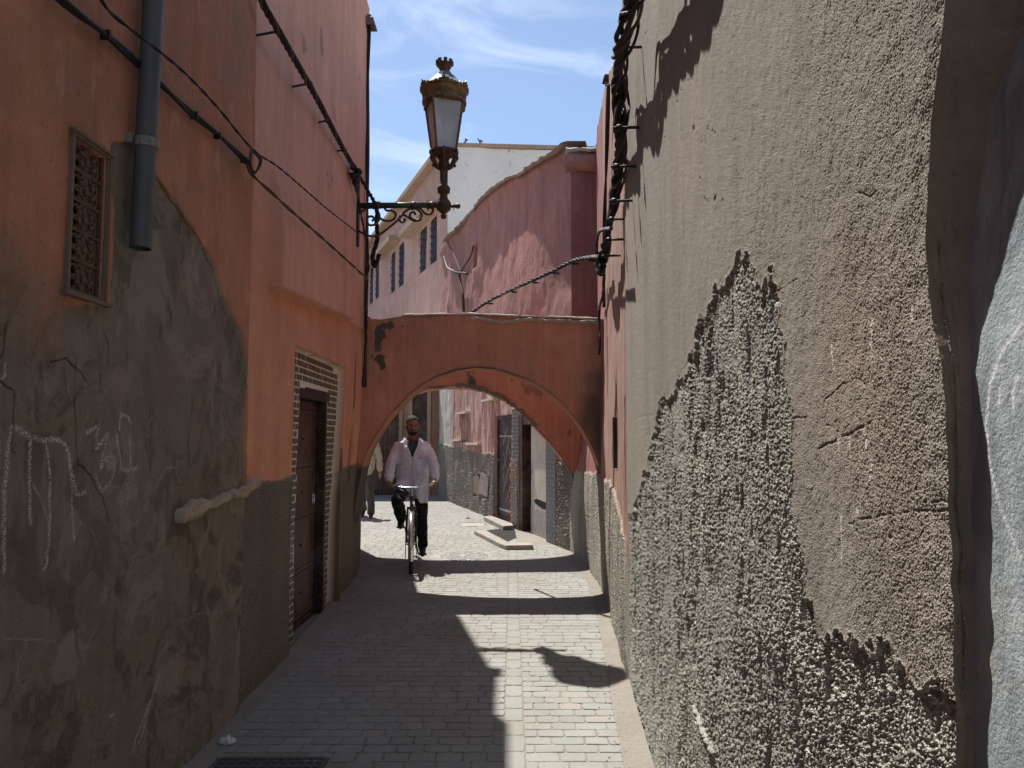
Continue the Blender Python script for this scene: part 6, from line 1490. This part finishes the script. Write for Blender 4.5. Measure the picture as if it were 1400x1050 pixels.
    for i in range(n - 1):
        for j in range(n - 1): fs.append((i * n + j, i * n + j + 1, (i + 1) * n + j + 1, (i + 1) * n + j))
    po = p.add(vs, fs).build('coat_flap', M['coat'], t, smooth=True); m = po.modifiers.new('s', 'SOLIDIFY'); m.thickness = .006
    # collar, lapels, pocket, button
    l = MB()
    for s_ in (-1, 1):
        a0 = Vector((x + s_ * .075, y - .115, 1.565)); a1 = Vector((x + s_ * .065, y - .185, 1.46)); a2 = Vector((x + s_ * .012, y - .205, 1.345)); o1 = Vector((x + s_ * .125, y - .155, 1.50)); o2 = Vector((x + s_ * .095, y - .200, 1.42))
        vs = [a0, o1, o2, a2, a1]; vs2 = [v + Vector((0, -.012, .003)) for v in vs]; l.add(vs + vs2, [(0, 1, 2, 3, 4), (9, 8, 7, 6, 5)] + [(i, (i + 1) % 5, 5 + (i + 1) % 5, 5 + i) for i in range(5)])
    l.build('lapel', M['coat'], co)
    pk = MB().box((x + .075, y - .215, 1.30), (x + .165, y - .160, 1.308)); pk.build('pocket_edge', M['seam'], co)
    bt = MB().tube(smooth_path([(x + .005, y - .196, 1.33), (x + .0, y - .200, 1.2), (x - .005, y - .185, 1.08), (x + .03, BY + .42, 1.0)]), .0035, 5); bt.build('front_seam', M['seam'], co)
    tr = MB()
    loft(tr, [((x, y + .07, .86), .14, .13), ((x, y + .07, .96), .17, .15), ((x, y + .06, 1.03), .16, .14)])
    for hp, kn, an, w in ((hipL, kneeL, ankL, 1), (hipR, kneeR, ankR, 1)):
        m1 = hp.lerp(kn, .5); m2 = kn.lerp(an, .55); tr.caps([hp, m1, kn, m2, an + Vector((0, 0, .015))], [.098, .088, .076, .072, .066], 14)
    remeshed('trousers', tr, M['trousers'], t, .009, 3, wob=.018)
    for f in (footL, footR):
        s = MB(); shoe(s, f + Vector((0, .09, -.0)), f + Vector((0, -.15, -.005)), .044); remeshed('shoe', s, M['leather'], t, .008, 2)
M['seam'] = simple('shadowed_cloth_seam', (0.34, 0.31, 0.38), 0.9, 0, 0.1, 20)
rider()
def pedestrian():
    px_, py_ = -2.91, 15.35
    t = thing('walker', 'pedestrian in a pale olive jacket half hidden behind the left side of the arch', 'person', (px_, py_, 0)); t.name = 'person'
    x, y = px_, py_
    b = MB()
    loft(b, [((x, y, .92), .14, .10), ((x, y, 1.1), .135, .10), ((x, y, 1.3), .16, .11), ((x, y, 1.44), .15, .09)])
    b.caps([(x, y, 1.45), (x, y - .01, 1.56), (x, y - .02, 1.62)], [.07, .055, .055]); V = head(b, (x, y - .03, 1.70), .5)
    hips = [Vector((x + .09, y, .93)), Vector((x - .09, y, .93))]; kn = [Vector((x + .12, y - .10, .50)), Vector((x - .09, y + .06, .50))]; an = [Vector((x + .13, y - .06, .10)), Vector((x - .10, y + .30, .14))]
    sh = [Vector((x + .19, y, 1.42)), Vector((x - .19, y, 1.42))]; el = [Vector((x + .27, y + .05, 1.14)), Vector((x - .26, y - .04, 1.14))]; wr = [Vector((x + .29, y - .02, .90)), Vector((x - .25, y - .16, .93))]
    for i in (0, 1):
        b.caps([sh[i], el[i], wr[i]], [.045, .036, .026]); b.caps([hips[i], kn[i], an[i]], [.075, .05, .036])
        w = wr[i]; b.caps([w, w + Vector((0, -.01, -.07))], [.026, .036])
        for k in range(4): b.caps([w + Vector((0, -.03 + k * .018, -.085)), w + Vector((-.006, -.032 + k * .018, -.12)), w + Vector((-.014, -.032 + k * .018, -.148 + abs(k - 1.4) * .008))], [.0095, .009, .0075], 7)
        b.caps([w + Vector((0, -.03, -.03)), w + Vector((-.01, -.055, -.07)), w + Vector((-.015, -.055, -.095))], [.012, .011, .009], 7)
    remeshed('body', b, M['skin'], t, .009, 2)
    h = MB(); h.ell(V(0, .02, .035), (.084, .096, .088)); remeshed('hair', h, M['hair'], t, .01, 1, cut=lambda c, n: c.z < V(0, 0, .0).z)
    c = MB(); loft(c, [((x, y, .84), .19, .15), ((x, y, 1.0), .185, .145), ((x, y, 1.2), .19, .14), ((x, y, 1.36), .205, .13), ((x, y, 1.46), .17, .10), ((x, y - .01, 1.51), .09, .08)], 22)
    for i in (0, 1): c.caps([sh[i], el[i], wr[i].lerp(el[i], .12)], [.078, .066, .052], 12)
    remeshed('jacket', c, M['olive'], t, .011, 4, wob=.02)
    tr = MB(); loft(tr, [((x, y, .84), .15, .12), ((x, y, .98), .155, .125)])
    for i in (0, 1): tr.caps([hips[i], kn[i], an[i] + Vector((0, 0, .0))], [.10, .082, .074], 12)
    remeshed('trousers', tr, M['greentr'], t, .011, 3, wob=.02)
    for i, dz in ((0, 0), (1, .0)):
        s = MB(); f = an[i]; shoe(s, (f.x, f.y + .05, .012 + (.03 if i else 0)), (f.x + .02, f.y - .18, .012), .045); remeshed('shoe', s, M['leather'], t, .01, 2)
pedestrian()
print('script done; verts', sum(len(m.vertices) for m in bpy.data.meshes))
